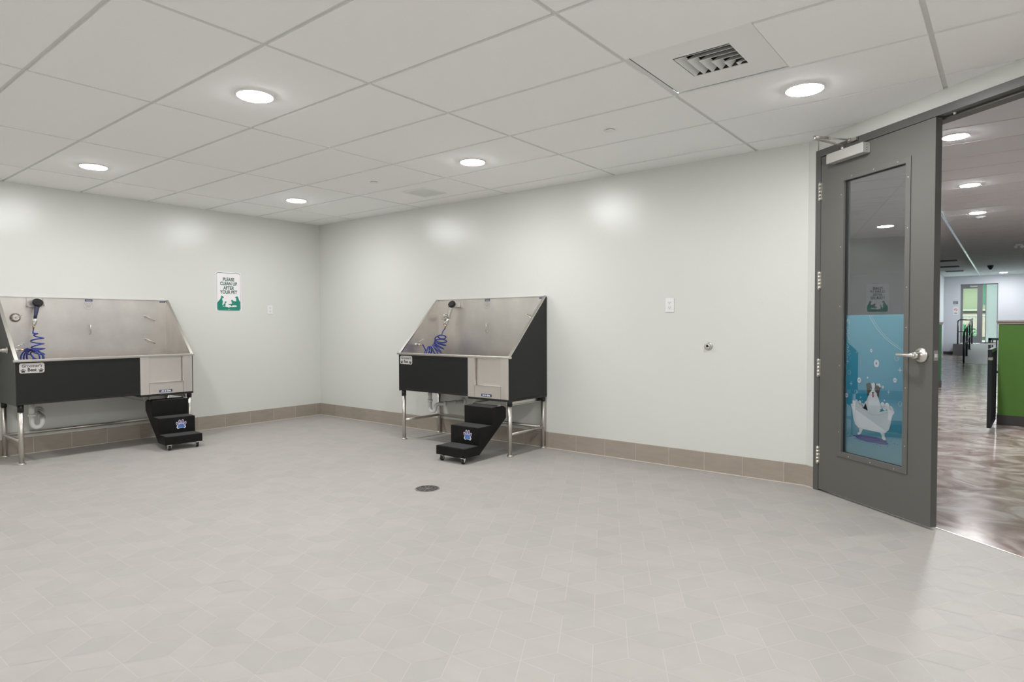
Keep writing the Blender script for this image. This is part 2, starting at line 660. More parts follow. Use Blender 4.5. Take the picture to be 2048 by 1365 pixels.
# ------------------------------------------------------------------ hall shell beyond the doorway
m = MB()
pl = [(-1, 0.13), (FX - 0.03, 0.13), tuple(CW(0.03, thr).xy), tuple(CW(sR + 0.0, thr).xy), (12, PR.y), (12, 23.78), (-1, 23.78)]
m.prism(pl, (0, 0, -0.1), X3, Y3, Z3 * 0.0995)
struct(m.build('floor', 'hall_epoxy'), 'glossy brown marbled floor of the hall')
m = MB()
pc = [(-1, 0.06), (FX - 0.03, 0.06), tuple(CW(0.0, 0.06).xy), tuple(CW(sR, 0.06).xy), (12, PR.y), (12, 23.78), (-1, 23.78)]
m.prism(pc, (0, 0, HC), X3, Y3, Z3 * 0.1)
hc = struct(m.build('ceiling', 'hall_ceiling'), 'dark tile ceiling of the hall')
m = MB()                                      # hall ceiling joints, running across
for j in range(1, 40):
    y = 0.055 + (j + 0.0) * PY_ + 0.0
    if y > 23.5:
        break
    m.box(6.30 if y > 6.0 else -0.9, 11.9, y - 0.006, y + 0.006, HC - 0.002, HC + 0.01)
struct(m.build('trim_1', 'joint_grey'), 'thin joints across the hall ceiling')
m = MB()
m.box(6.262, 6.30, 6.0, 13.05, HC - 0.03, HC - 0.0005)
m.box(6.262, 6.30, 13.12, 23.6, HC - 0.03, HC - 0.0005)
struct(m.build('trim_2', 'trim_gloss'), 'long glossy strip along the hall ceiling')
m = MB()
m.box(-1.15, -1, 0.0, 23.8, -0.1, 3.0)
struct(m.build('wall_far_left', 'hall_paint'), 'left wall of the hall')
m = MB()
for b in ((-2.3, 20.2, -0.1, 3.0), (23.2, 23.8, -0.1, 3.0), (20.2, 23.2, -0.1, 0.9), (20.2, 23.2, 2.7, 3.0)):
    m.box(12, 12.15, *b)
struct(m.build('wall_far_right', 'hall_paint'), 'right wall of the hall')
m = MB()
m.box(XR, 12.15, PR.y - 0.15, PR.y, -0.1, 3.0)
struct(m.build('wall_near', 'hall_paint'), 'near wall of the hall')
m = MB()
YE = 23.6
DX0, DX1, DZ0, DZ1 = 5.70, 6.80, 0.42, 2.60
for b in ((-1, DX0, YE, YE + 0.2, -0.1, 3.0), (DX1, 12, YE, YE + 0.2, -0.1, 3.0), (DX0, DX1, YE, YE + 0.2, DZ1, 3.0), (DX0, DX1, YE, YE + 0.2, -0.1, DZ0)):
    m.box(*b)
struct(m.build('wall_far', 'hall_paint'), 'end wall of the hall around the glass door')
w3 = MB()  # unseen window, added to let daylight onto the end wall
for y in (20.2, 21.7, 23.16):
    w3.box(12.02, 12.10, y, y + 0.04, 0.9, 2.7)
w3.box(12.02, 12.10, 20.2, 23.2, 0.9, 0.94)
w3.box(12.02, 12.10, 20.2, 23.2, 2.66, 2.70)
wo_ = struct(w3.build('added_window_1', 'store_grey'), 'unseen window band added in the right wall to light the hall end')
MB().box(12.055, 12.061, 20.2, 23.2, 0.94, 2.66).build('added_window_glass', 'green_glass', wo_)
m = MB()
m.box(2.0, 5.20, 20.5, YE, 0, HC)
struct(m.build('wall_corner', 'hall_paint'), 'projecting corner of the hall wall')
m = MB()
m.box(5.2, 5.53, YE - 0.012, YE, 0, 0.11)
m.box(6.8, 12, YE - 0.012, YE, 0.0, 0.11)
struct(m.build('baseboard_far', 'hall_base'), 'dark base along the end wall')

# ------------------------------------------------------------------ door (a pair opening; the left leaf is shut)
door = thing('door_1', 'grey metal door with a tall glass pane and a teal dog bath picture', None, tuple(F0), TH, kind='structure')
FB, FT_ = -0.018, 0.135                       # frame depth in y (negative = into the room)
m = MB()
for a, b in ((0.090, 0.138), (1.912, 1.960)):
    m.box(a, b, FB, FT_, 0, 2.352)
m.box(0.090, 1.960, FB, FT_, 2.352, 2.402)
# stops
m.box(0.138, 0.150, 0.038, FT_ - 0.02, 0, 2.352)
m.box(1.900, 1.912, 0.038, FT_ - 0.02, 0, 2.352)
m.box(0.138, 1.912, 0.038, FT_ - 0.02, 2.338, 2.352)
m.build('door_frame', 'door_frame_grey', door, bevel=0.002)
m = MB()
LS0, LS1, LZ0, LZ1, LF, LB = 0.1415, 1.026, 0.014, 2.347, -0.014, 0.031
GS0, GS1, GZ0, GZ1 = 0.350, 0.838, 0.315, 2.140
m.box(LS0, GS0, LF, LB, LZ0, LZ1)
m.box(GS1, LS1, LF, LB, LZ0, LZ1)
m.box(GS0, GS1, LF, LB, LZ0, GZ0)
m.box(GS0, GS1, LF, LB, GZ1, LZ1)
leaf = m.build('door_leaf', 'door_grey', door)
m = MB()                                      # glazing trim, both sides
for y0, y1 in ((LF - 0.006, LF + 0.012), (LB - 0.012, LB + 0.006)):
    m.box(0.316, GS0 + 0.003, y0, y1, 0.283, 2.172)
    m.box(GS1 - 0.003, 0.870, y0, y1, 0.283, 2.172)
    m.box(GS0, GS1, y0, y1, 0.283, GZ0 + 0.003)
    m.box(GS0, GS1, y0, y1, GZ1 - 0.003, 2.172)
trim = m.build('glazing_frame', 'door_grey', door, bevel=0.0015)
for (u, z) in [(0.333, z) for z in (0.45, 0.9, 1.3, 1.7, 2.05)] + [(0.854, z) for z in (0.45, 0.8, 1.16, 1.4, 1.75, 2.05)] + [(u, 2.156) for u in (0.42, 0.6, 0.78)] + [(u, 0.298) for u in (0.42, 0.6, 0.78)]:
    m = MB()
    m.lathe((u, LF - 0.0062, z), (0, -1, 0), [(0, 0.004), (0.0014, 0.003)], 10)
    m.build('screw', 'steel_pipe', trim)
m = MB()
gl = 0.006
m.box(GS0, GS1, gl - 0.003, gl + 0.003, GZ0, GZ1)
m.build('glass_pane', 'door_glass', door)
m = MB()
for a, b, c, d in ((GS0, GS0 + 0.006, GZ0, GZ1), (GS1 - 0.004, GS1, GZ0, GZ1), (GS0, GS1, GZ0, GZ0 + 0.004), (GS0, GS1, GZ1 - 0.006, GZ1)):
    m.box(a, b, gl - 0.006, gl + 0.006, c, d)
m.build('glazing_gasket', 'gasket', door)
# decal on the back of the glass
m = MB()
dy = gl + 0.0070
m.box(GS0 + 0.006, GS1 - 0.004, dy, dy + 0.0015, GZ0 + 0.004, 1.240)
decal = m.build('window_decal', 'decal_teal', door)
decal['label'] = 'teal picture film on the lower glass'


def flat(name, polys, mt, lay, parent=decal, label=None):
    m = MB()
    for p in polys:
        m.prism(p, (0, dy - 0.00025 * lay, 0), X3, Z3, Y3 * 0.0002)
    o = m.build(name, mt, parent)
    if label:
        o['label'] = label
    return o


def circ(c, s=1.0):
    return ell(c[0], c[1], c[2] * 0.86 * s, c[2] * s, 20)


flat('bath_shadow', [[(0.428, 0.441), (0.476, 0.453), (0.538, 0.458), (0.621, 0.461), (0.674, 0.454), (0.71, 0.436), (0.692, 0.426), (0.622, 0.422), (0.539, 0.418), (0.471, 0.422)]]
     + [ell(random.gauss(0.57, 0.10), random.gauss(0.438, 0.010), 0.005, 0.0025, 6) for _ in range(90)], 'decal_navy', 1, label='dark blue speckled shadow')
flat('foam', [circ(c) for c in [(0.424, 0.665, 0.011), (0.449, 0.672, 0.012), (0.478, 0.666, 0.015), (0.434, 0.653, 0.018), (0.464, 0.653, 0.018), (0.502, 0.654, 0.012), (0.49, 0.645, 0.016),
                                (0.658, 0.673, 0.018), (0.693, 0.672, 0.019), (0.719, 0.659, 0.015), (0.675, 0.657, 0.019), (0.645, 0.657, 0.014), (0.707, 0.65, 0.017), (0.73, 0.650, 0.012)]], 'decal_white', 2)
dog = flat('dog_body', [[(0.557, 0.725), (0.617, 0.728), (0.631, 0.699), (0.64, 0.671), (0.642, 0.633), (0.628, 0.611), (0.545, 0.612), (0.53, 0.629), (0.507, 0.627), (0.516, 0.671), (0.534, 0.688), (0.544, 0.712)]], 'decal_white', 3)
flat('dog_coat_patch', [[(0.526, 0.668), (0.545, 0.618), (0.505, 0.630)]], 'decal_black', 4)
flat('dog_head', [[(0.529, 0.783), (0.527, 0.792), (0.542, 0.801), (0.556, 0.804), (0.568, 0.798), (0.579, 0.804), (0.602, 0.805), (0.616, 0.803), (0.645, 0.79), (0.647, 0.778), (0.639, 0.767), (0.63, 0.744), (0.633, 0.714), (0.614, 0.727), (0.617, 0.742), (0.589, 0.732), (0.557, 0.736), (0.541, 0.715), (0.536, 0.742), (0.534, 0.764)]], 'decal_black', 5, label='black head of the painted dog')
flat('dog_blaze', [[(0.568, 0.798), (0.583, 0.806), (0.599, 0.802), (0.599, 0.782), (0.595, 0.766), (0.601, 0.752), (0.616, 0.738), (0.614, 0.718), (0.590, 0.708), (0.557, 0.716), (0.556, 0.736), (0.573, 0.757), (0.576, 0.772)]], 'decal_white', 6)
flat('dog_eye', [ell(0.5665, 0.763, 0.0028, 0.003, 10), ell(0.606, 0.763, 0.0028, 0.003, 10)], 'decal_line', 7)
flat('dog_nose', [[(0.575, 0.744), (0.593, 0.745), (0.590, 0.737), (0.584, 0.733), (0.578, 0.736)], [(0.572, 0.7295), (0.584, 0.7325), (0.597, 0.7295), (0.584, 0.7285)]], 'decal_black', 7)
flat('dog_tongue', [[(0.576, 0.728), (0.594, 0.729), (0.593, 0.717), (0.586, 0.711), (0.578, 0.716)]], 'decal_pink', 7)
flat('bathtub', [[(0.401, 0.641), (0.404, 0.65), (0.414, 0.652), (0.439, 0.646), (0.474, 0.64), (0.512, 0.63), (0.545, 0.621), (0.577, 0.616), (0.618, 0.62), (0.659, 0.632), (0.697, 0.643), (0.736, 0.648), (0.75, 0.644), (0.745, 0.628), (0.736, 0.619), (0.727, 0.587), (0.721, 0.553), (0.709, 0.522), (0.682, 0.5), (0.647, 0.496), (0.584, 0.496), (0.509, 0.497), (0.47, 0.499), (0.441, 0.521), (0.426, 0.558), (0.418, 0.604), (0.410, 0.627)],
                 [(0.475, 0.503), (0.509, 0.501), (0.5, 0.484), (0.49, 0.462), (0.471, 0.452), (0.461, 0.459), (0.464, 0.467), (0.479, 0.473)],
                 [(0.643, 0.497), (0.678, 0.497), (0.679, 0.477), (0.687, 0.466), (0.685, 0.456), (0.67, 0.453), (0.659, 0.462), (0.657, 0.48)]], 'decal_white', 8)


def ribbon(pts, wd):
    out = []
    for (a, b) in zip(pts[:-1], pts[1:]):
        d = Vector((b[0] - a[0], b[1] - a[1]))
        n = Vector((-d.y, d.x)).normalized() * wd / 2
        out.append([(a[0] - n.x, a[1] - n.y), (b[0] - n.x, b[1] - n.y), (b[0] + n.x, b[1] + n.y), (a[0] + n.x, a[1] + n.y)])
    return out


rimp = [(0.41, 0.641), (0.449, 0.637), (0.497, 0.625), (0.545, 0.609), (0.582, 0.601), (0.618, 0.602), (0.659, 0.614), (0.698, 0.630), (0.742, 0.638)]
flat('bathtub_line', ribbon(rimp, 0.0016) + ribbon([(0.428, 0.62), (0.434, 0.575), (0.45, 0.54), (0.47, 0.52)], 0.0012), 'decal_line', 9)
flat('soap_bubble', [circ(c) for c in [(0.616, 0.798, 0.007), (0.632, 0.796, 0.010), (0.64, 0.787, 0.006), (0.660, 0.786, 0.009),
                                       (0.471, 0.813, 0.018), (0.75, 0.836, 0.015), (0.366, 0.702, 0.015), (0.609, 0.931, 0.024), (0.567, 1.011, 0.011),
                                       (0.541, 0.835, 0.006), (0.486, 0.702, 0.005), (0.501, 0.681, 0.003), (0.674, 0.703, 0.006)]], 'decal_white', 9)
flat('soap_bubble', [circ((c[0], c[1], c[2] * .32)) for c in [(0.660, 0.786, 0.009), (0.471, 0.813, 0.018), (0.75, 0.836, 0.015), (0.366, 0.702, 0.015), (0.609, 0.931, 0.024), (0.567, 1.011, 0.011)]], 'paw_blue', 10, label='dark centres of the soap bubbles')


def ringpoly(cx, cy, r, wd=0.0022):
    P = [(cx + r * 0.86 * cos(t), cy + r * sin(t)) for t in [2 * pi * k / 20 for k in range(21)]]
    return ribbon(P, wd)


rp = []
for c in [(0.386, 0.858, 0.014), (0.445, 0.734, 0.013), (0.79, 0.695, 0.014), (0.761, 0.974, 0.018)]:
    rp += ringpoly(*c)
    rp += ribbon([(c[0] + c[2] * .45, c[1] + c[2] * .2), (c[0] + c[2] * .45, c[1] - c[2] * .4)], 0.0015)
flat('bubble_outline', rp, 'decal_pale', 9)


def star(cx, cy, r):
    out = []
    for k in range(8):
        a = pi / 4 * k + pi / 2
        rr = r if k % 2 == 0 else r * 0.17
        out.append((cx + rr * 0.8 * cos(a), cy + rr * sin(a)))
    return out


flat('sparkle', [star(0.403, 0.784, 0.019), star(0.704, 0.758, 0.018), star(0.786, 0.901, 0.024), star(0.372, 0.930, 0.019)], 'decal_white', 9)
arc = [(0.546, 1.238), (0.560, 1.216), (0.582, 1.186), (0.606, 1.156), (0.634, 1.128), (0.663, 1.102), (0.694, 1.079), (0.722, 1.061), (0.752, 1.044), (0.780, 1.029), (0.809, 1.014), (0.832, 1.003)]
flat('bubble_arc', ribbon(arc, 0.0035) + ribbon([(a + 0.013, b + 0.004) for a, b in arc[:-1]], 0.002), 'decal_pale', 9)
spk = []
for _ in range(70):
    t = random.random()
    spk.append(ell(0.359 + abs(random.gauss(0, 0.012)) + 0.01 * (1 - t), 0.95 + 0.28 * t, random.uniform(0.001, 0.003), random.uniform(0.002, 0.006), 6, 0.5))
flat('water_speckle', spk, 'decal_white', 9)

# hinges
for zc in (2.11, 1.488, 0.873, 0.254):
    m = MB()
    for k in range(5):
        m.cyl((0.137, LF - 0.008, zc - 0.062 + k * 0.025), (0.137, LF - 0.008, zc - 0.062 + k * 0.025 + 0.0235), 0.0075, 12)
    m.lathe((0.137, LF - 0.008, zc + 0.062), (0, 0, 1), [(0, 0.0055), (0.004, 0.0035)], 10)
    m.lathe((0.137, LF - 0.008, zc - 0.062), (0, 0, -1), [(0, 0.0055), (0.004, 0.0035)], 10)
    m.box(0.120, 0.137, LF - 0.0062, LF - 0.004, zc - 0.06, zc + 0.06)
    m.box(0.137, 0.150, LF - 0.003, LF - 0.0005, zc - 0.06, zc + 0.06)
    m.build('hinge', 'steel_bright', door)
# lever handle
m = MB()
m.lathe((0.955, LF, 1.0), (0, -1, 0), [(0, 0.044), (0.004, 0.045), (0.011, 0.042), (0.016, 0.034), (0.022, 0.024), (0.040, 0.019), (0.060, 0.018)], 32)
m.tube([(0.955, LF - 0.040, 1.0), (0.955, LF - 0.058, 1.0), (0.950, LF - 0.066, 1.0), (0.925, LF - 0.070, 1.0), (0.880, LF - 0.068, 1.0), (0.855, LF - 0.066, 1.0), (0.838, LF - 0.058, 1.0), (0.832, LF - 0.040, 1.0)],
       [0.014, 0.014, 0.0135, 0.0115, 0.0105, 0.010, 0.0095, 0.009], 14)
hd = m.build('door_lever', 'steel_bright', door)
m = MB()
m.lathe((0.955, LB, 1.0), (0, 1, 0), [(0, 0.044), (0.004, 0.045), (0.014, 0.036), (0.022, 0.020), (0.055, 0.018)], 28)
m.tube([(0.955, LB + 0.045, 1.0), (0.955, LB + 0.060, 1.0), (0.93, LB + 0.066, 1.0), (0.86, LB + 0.064, 1.0), (0.84, LB + 0.05, 1.0)], 0.011, 12)
m.build('door_lever', 'steel_bright', door)
m = MB()
m.box(LS1, LS1 + 0.0016, LF + 0.008, LB - 0.008, 0.972, 1.030)
lp = m.build('latch_plate', 'steel_pipe', door)
m = MB()
m.prism([(0, 0.0), (0.012, 0.004), (0.012, 0.012), (0, 0.020)], (LS1 + 0.0016, LF + 0.013, 0.991), X3, Y3, Z3 * 0.020)
m.build('latch_bolt', 'chrome', lp)
# header strike
m = MB()
m.lathe((1.10, 0.02, 2.352), (0, 0, -1), [(0, 0.012), (0.004, 0.012), (0.007, 0.007), (0.010, 0.007)], 14)
m.build('strike_stud', 'chrome', door)
# closer
m = MB()
m.box(0.253, 0.568, LF - 0.061, LF - 0.0005, 2.268, 2.334)
cb = m.build('door_closer', 'closer_grey', door, bevel=0.004)
m = MB()
m.cyl((0.37, LF - 0.032, 2.333), (0.37, LF - 0.032, 2.362), 0.012, 16)
m.bar((0.37, LF - 0.032, 2.366), (0.435, LF - 0.305, 2.372), 0.020, 0.007)
m.cyl((0.435, LF - 0.305, 2.362), (0.435, LF - 0.305, 2.388), 0.010, 14)
m.tube([(0.435, LF - 0.305, 2.383), (0.430, LF - 0.20, 2.386)], 0.0085, 10)
m.tube([(0.430, LF - 0.20, 2.386), (0.418, LF - 0.03, 2.390)], 0.0055, 10)
m.cyl((0.428, LF - 0.19, 2.377), (0.428, LF - 0.19, 2.394), 0.008, 12)
m.build('closer_arm', 'steel_pipe', cb)
m = MB()
m.box(0.40, 0.47, FB - 0.016, FB - 0.0005, 2.375, 2.397)
m.cyl((0.418, LF - 0.028, 2.378), (0.418, LF - 0.028, 2.398), 0.009, 12)
m.build('closer_shoe', 'steel_pipe', cb)
m = MB()
for zz in (2.285, 2.30, 2.318):
    m.lathe((0.569, LF - 0.03, zz), (1, 0, 0), [(0, 0.0035), (0.0006, 0.003)], 8)
m.build('adjusting_screw', 'gasket', cb)
# the leaf stands a hair off its frame: swing it and everything on it about the hinge line
PV = Vector((0.137, LF, 0))
SW = R(-0.62)
for o in list(door.children):
    if o.name.split('.')[0] in ('door_leaf', 'glazing_frame', 'glass_pane', 'glazing_gasket', 'window_decal', 'door_lever', 'latch_plate', 'door_closer'):
        o.rotation_euler = (0, 0, SW)
        o.location = PV - (Matrix.Rotation(SW, 3, 'Z') @ PV)
# pale threshold joint
m = MB()
m.prism([tuple(CW(0.138, thr).xy), tuple(CW(1.912, thr).xy), tuple(CW(1.912, thr + 0.008).xy), tuple(CW(0.138, thr + 0.008).xy)], (0, 0, -0.002), X3, Y3, Z3 * 0.004)
struct(m.build('trim_3', 'steel_bright'), 'thin metal edge where the tile meets the hall floor')

# ------------------------------------------------------------------ ceiling fixtures


def ceiling_light(x, y, label, group, z=None, mt='light_on', r=0.095, on=True):
    z = (H - 0.005) if z is None else z
    t = thing('ceiling_light', label, 'ceiling light', (x, y, z), 0, group)
    m = MB()
    m.lathe((0, 0, 0), (0, 0, -1), [(0, r + 0.012), (0.004, r + 0.012), (0.0105, r + 0.004), (0.0105, r + 0.0005), (0.003, r + 0.0002)], 40, cap=False)
    m.build('trim_ring', 'white_metal', t)
    m = MB()
    m.lathe((0, 0, -0.010), (0, 0, -1), [(0, r), (0.0022, r * 0.99), (0.0042, r * 0.85), (0.005, 0.004)], 32)
    m.build('diffuser', mt, t)
    return t


LB_ = {(1.243, -2.986): 'round ceiling light left of the room, nearest the left tub',
       (1.275, -1.143): 'round ceiling light furthest back near the room corner',
       (3.760, -2.994): 'largest round ceiling light in the upper left of the view',
       (3.743, -1.135): 'round ceiling light in the middle, above the right-hand tub',
       (6.221, -1.134): 'round ceiling light beside the square air diffuser, near the door'}
for (x, y), lb in LB_.items():
    ceiling_light(x, y, lb, 'round lights in the wash room ceiling')
for (x, y) in ((6.221, -2.99), (1.26, -4.84), (3.75, -4.84), (6.22, -4.84), (8.5, -2.99), (8.5, -4.84)):
    ceiling_light(x, y, 'round ceiling light outside the picture, over the viewpoint', 'round lights in the wash room ceiling')
for (x, y, lb) in ((6.72, 2.165, 'round hall light closest beyond the open doorway'), (6.724, 4.757, 'second round hall light beyond the doorway'),
                   (6.719, 7.254, 'third round hall light, with a detector just behind it'),
                   (6.95, 22.3, 'small round hall light beside the far end wall')):
    ceiling_light(x, y, lb, 'round lights in the hall ceiling', z=HC, mt='hall_light_on', r=0.10)

for (x, y) in ((9.2, 2.2), (9.2, 4.75), (9.2, 7.25)):  # extra lamps out of view, added to brighten the hall
    ceiling_light(x, y, 'unseen round light added to brighten the hall, right of the doorway view', 'round lights in the hall ceiling', z=HC, mt='hall_light_on', r=0.10)

# air diffuser panel
t = thing('air_diffuser', 'square white ceiling air diffuser with L-shaped louvres', 'air vent', (0, 0, 0))
vx0, vx1, vy0, vy1 = 5.640, 6.2268, -2.0828, -1.489
hx0, hx1, hy0, hy1 = 5.800, 6.082, -1.938, -1.655
zb = H + 0.0032
m = MB()
for b in ((vx0, hx0, vy0, vy1), (hx1, vx1, vy0, vy1), (hx0, hx1, vy0, hy0), (hx0, hx1, hy1, vy1)):
    m.box(b[0], b[1], b[2], b[3], zb, zb + 0.004)
m.build('face_panel', 'white_metal', t)
m = MB()
m.box(hx0 - 0.01, hx1 + 0.01, hy0 - 0.01, hy1 + 0.01, zb + 0.075, zb + 0.08)
for a, b, c, d in ((hx0 - 0.01, hx0, hy0, hy1), (hx1, hx1 + 0.01, hy0, hy1), (hx0, hx1, hy0 - 0.01, hy0), (hx0, hx1, hy1, hy1 + 0.01)):
    m.box(a, b, c, d, zb + 0.007, zb + 0.08)
m.box(5.62, 6.24, -2.095, -1.468, zb + 0.081, zb + 0.085)  # dark cover added over the opening: keeps sky light out, blackens the gaps
for a, b, c, d in ((5.62, 5.631, -2.095, -1.468), (6.228, 6.24, -2.095, -1.468), (5.631, 6.228, -2.095, -2.084), (5.631, 6.228, -1.479, -1.468)):
    m.box(a, b, c, d, zb + 0.012, zb + 0.081)
m.build('plenum_dark_cover', 'dark_gap', t)
for k in range(6):
    m = MB()
    cx, cy = hx0 + 0.004 + k * 0.046, hy0 + 0.010 + k * 0.046
    q = 0.030
    # run along x : leans away from the corner
    m.add([(cx, cy, zb), (hx1, cy, zb), (hx1, cy + q, zb + q), (cx + q, cy + q, zb + q), (cx, cy + 0.002, zb - 0.001), (hx1, cy + 0.002, zb - 0.001), (hx1, cy + q + 0.002, zb + q - 0.001), (cx + q + 0.002, cy + q + 0.002, zb + q - 0.001)],
          [(0, 1, 2, 3), (7, 6, 5, 4), (0, 4, 5, 1), (1, 5, 6, 2), (2, 6, 7, 3), (3, 7, 4, 0)])
    m.add([(cx, cy, zb), (cx, hy1, zb), (cx + q, hy1, zb + q), (cx + q, cy + q, zb + q), (cx + 0.002, cy, zb - 0.001), (cx + 0.002, hy1, zb - 0.001), (cx + q + 0.002, hy1, zb + q - 0.001), (cx + q + 0.002, cy + q + 0.002, zb + q - 0.001)],
          [(0, 3, 2, 1), (4, 5, 6, 7), (0, 1, 5, 4), (1, 2, 6, 5), (2, 3, 7, 6), (3, 0, 4, 7)])
    m.build('louvre_blade', 'white_metal', t)

# dark gap at two sides of the diffuser panel shows the dark cover added above
t = thing('exhaust_grille', 'small square grey exhaust grille in the ceiling behind the middle light', 'air vent', (2.585, -0.56, H - 0.005))
m = MB()
for b in ((-0.155, 0.155, -0.155, -0.135), (-0.155, 0.155, 0.135, 0.155), (-0.155, -0.135, -0.135, 0.135), (0.135, 0.155, -0.135, 0.135)):
    m.box(b[0], b[1], b[2], b[3], -0.008, 0)
m.build('grille_frame', 'white_metal', t, bevel=0.002)
m = MB()
for k in range(18):
    y = -0.135 + 0.0075 + k * 0.015
    m.box(-0.135, 0.135, y - 0.005, y + 0.005, -0.006, -0.002)
for k in range(18):
    x = -0.135 + 0.0075 + k * 0.015
    m.box(x - 0.002, x + 0.002, -0.135, 0.135, -0.0075, -0.005)
m.build('grille_mesh', 'grille_grey', t)

for (x, y, lb) in ((5.002, -1.156, 'round concealed sprinkler cap between the middle light and the diffuser'), (2.559, -1.167, 'round concealed sprinkler cap in front of the small exhaust grille')):
    t = thing('sprinkler_cap', lb, 'sprinkler', (x, y, H - 0.005))
    m = MB()
    m.lathe((0, 0, 0), (0, 0, -1), [(0, 0.030), (0.004, 0.030)], 24)
    m.build('cup', 'dark_gap', t)
    m = MB()
    m.lathe((0, 0, -0.004), (0, 0, -1), [(0, 0.037), (0.002, 0.037), (0.003, 0.035)], 28)
    m.build('cover_plate', 'grille_grey', t)

# ------------------------------------------------------------------ floor drain
t = thing('floor_drain', 'round dark metal floor drain in the tiled floor', 'drain', (3.853, -1.765, 0.0))
m = MB()
m.lathe((0, 0, 0.0004), (0, 0, 1), [(0, 0.083), (0.0006, 0.083)], 36)
m.build('drain_well', 'dark_gap', t)
m = MB()
A3, B3, D3 = X3, Y3, Z3 * 0.0018
m.ring((0, 0, 0.001), 0.078, 0.088, A3, B3, D3, 40)
m.ring((0, 0, 0.001), 0.058, 0.061, A3, B3, D3, 36)
m.ring((0, 0, 0.001), 0.036, 0.039, A3, B3, D3, 30)
m.ring((0, 0, 0.001), 0.001, 0.013, A3, B3, D3, 16)
for k in range(12):
    a = 2 * pi * k / 12
    m.bar((0.012 * cos(a), 0.012 * sin(a), 0.0019), (0.079 * cos(a), 0.079 * sin(a), 0.0019), 0.0045, 0.0018)
m.build('drain_grate', 'steel_pipe', t)

# ------------------------------------------------------------------ sockets, wall port


def outlet(label, loc, rz, w_=0.078, h_=0.118):
    t = thing('wall_outlet', label, 'electrical outlet', loc, rz)
    m = MB()
    m.box(-w_ / 2, w_ / 2, -0.006, -0.0002, -h_ / 2, h_ / 2)
    m.build('cover_plate', 'white_plastic', t, bevel=0.003)
    for s in (-1, 1):
        m = MB()
        m.prism(rrect(-0.017, 0.017, s * 0.020 - 0.0145, s * 0.020 + 0.0145, 0.006), (0, -0.008, 0), X3, Z3, Y3 * 0.002)
        rc = m.build('receptacle', 'white_plastic', t)
        m = MB()
        m.box(-0.008, -0.0055, -0.0088, -0.0078, s * 0.020 - 0.001, s * 0.020 + 0.008)
        m.box(0.0055, 0.008, -0.0088, -0.0078, s * 0.020 - 0.001, s * 0.020 + 0.007)
        m.prism(ell(0, s * 0.020 - 0.008, 0.003, 0.003, 10), (0, -0.0088, 0), X3, Z3, Y3 * 0.001)
        m.build('socket_slot', 'ink_black', rc)
    return t


outlet('white duplex outlet on the back wall above the round metal port', (4.917, 0, 1.341), 0)
outlet('white duplex outlet on the left wall, right of the pet sign', (0, -0.712, 1.375), R(90), 0.072, 0.112)
t = thing('wall_port', 'small round metal bib port on the back wall below the outlet', 'wall fitting', (5.247, 0, 1.006))
m = MB()
m.lathe((0, -0.0003, 0), (0, -1, 0), [(0, 0.033), (0.004, 0.033), (0.008, 0.027)], 28)
m.build('escutcheon', 'steel_pipe', t)
m = MB()
m.lathe((0, -0.008, 0), (0, -1, 0), [(0, 0.018), (0.020, 0.018), (0.022, 0.016), (0.022, 0.010), (0.012, 0.009)], 24, cap=False)
m.build('spout', 'chrome', t)
m = MB()
m.lathe((0, -0.014, 0), (0, -1, 0), [(0, 0.0095), (0.004, 0.0095)], 16)
m.build('bore', 'gasket', t)

# ------------------------------------------------------------------ pet sign on the left wall
sg = thing('pet_sign', 'white and green PLEASE CLEAN UP AFTER YOUR PET sign on the left wall', 'sign', (0, -1.229, 1.575), R(90))
m = MB()
m.prism(rrect(-0.152, 0.152, -0.228, 0.228, 0.024), (0, -0.0025, 0), X3, Z3, Y3 * 0.002)
m.build('sign_plate', 'sign_white', sg)
m = MB()
P = rrect(-0.141, 0.141, -0.217, 0.217, 0.020, 8)
for k in range(len(P)):
    a, b = P[k], P[(k + 1) % len(P)]
    m.bar((a[0], -0.0029, a[1]), (b[0], -0.0029, b[1]), 0.0006, 0.005)
m.build('border_line', 'sign_text', sg)
m = MB()
for txt, z in (('PLEASE', 0.124), ('CLEAN UP', 0.075), ('AFTER', 0.026), ('YOUR PET', -0.023)):
    text_mb(m, txt, 0.0545, (0.0, -0.0030, z), X3, Z3, (0, 0, 0), sx=0.80, bold=0.0019)
m.build('sign_lettering', 'sign_text', sg, fix=False)
DOGS = [
    [(-0.137, -0.190), (-0.137, -0.130), (-0.118, -0.105), (-0.100, -0.085), (-0.092, -0.060), (-0.088, -0.044), (-0.078, -0.052), (-0.066, -0.057), (-0.058, -0.068), (-0.066, -0.076), (-0.078, -0.078), (-0.078, -0.092), (-0.070, -0.120), (-0.078, -0.145), (-0.070, -0.172), (-0.060, -0.190)],
    [(-0.075, -0.165), (-0.062, -0.145), (-0.050, -0.134), (-0.052, -0.120), (-0.042, -0.112), (-0.026, -0.117), (-0.030, -0.125), (-0.040, -0.130), (-0.040, -0.150), (-0.044, -0.172)],
    [(-0.014, -0.136), (0.000, -0.146), (0.020, -0.140), (0.034, -0.140), (0.036, -0.120), (0.028, -0.108), (0.030, -0.094), (0.042, -0.092), (0.052, -0.104), (0.074, -0.108), (0.094, -0.108), (0.100, -0.130), (0.096, -0.160), (0.090, -0.150), (0.082, -0.168), (0.078, -0.150), (0.066, -0.152), (0.060, -0.170), (0.054, -0.152), (0.044, -0.155), (0.036, -0.170), (0.026, -0.165), (0.016, -0.150), (0.004, -0.155)],
    [(0.137, -0.190), (0.137, -0.118), (0.122, -0.092), (0.114, -0.066), (0.108, -0.052), (0.094, -0.050), (0.082, -0.058), (0.074, -0.064), (0.080, -0.071), (0.090, -0.074), (0.088, -0.096), (0.094, -0.125), (0.092, -0.160), (0.096, -0.190)],
]
m = MB()
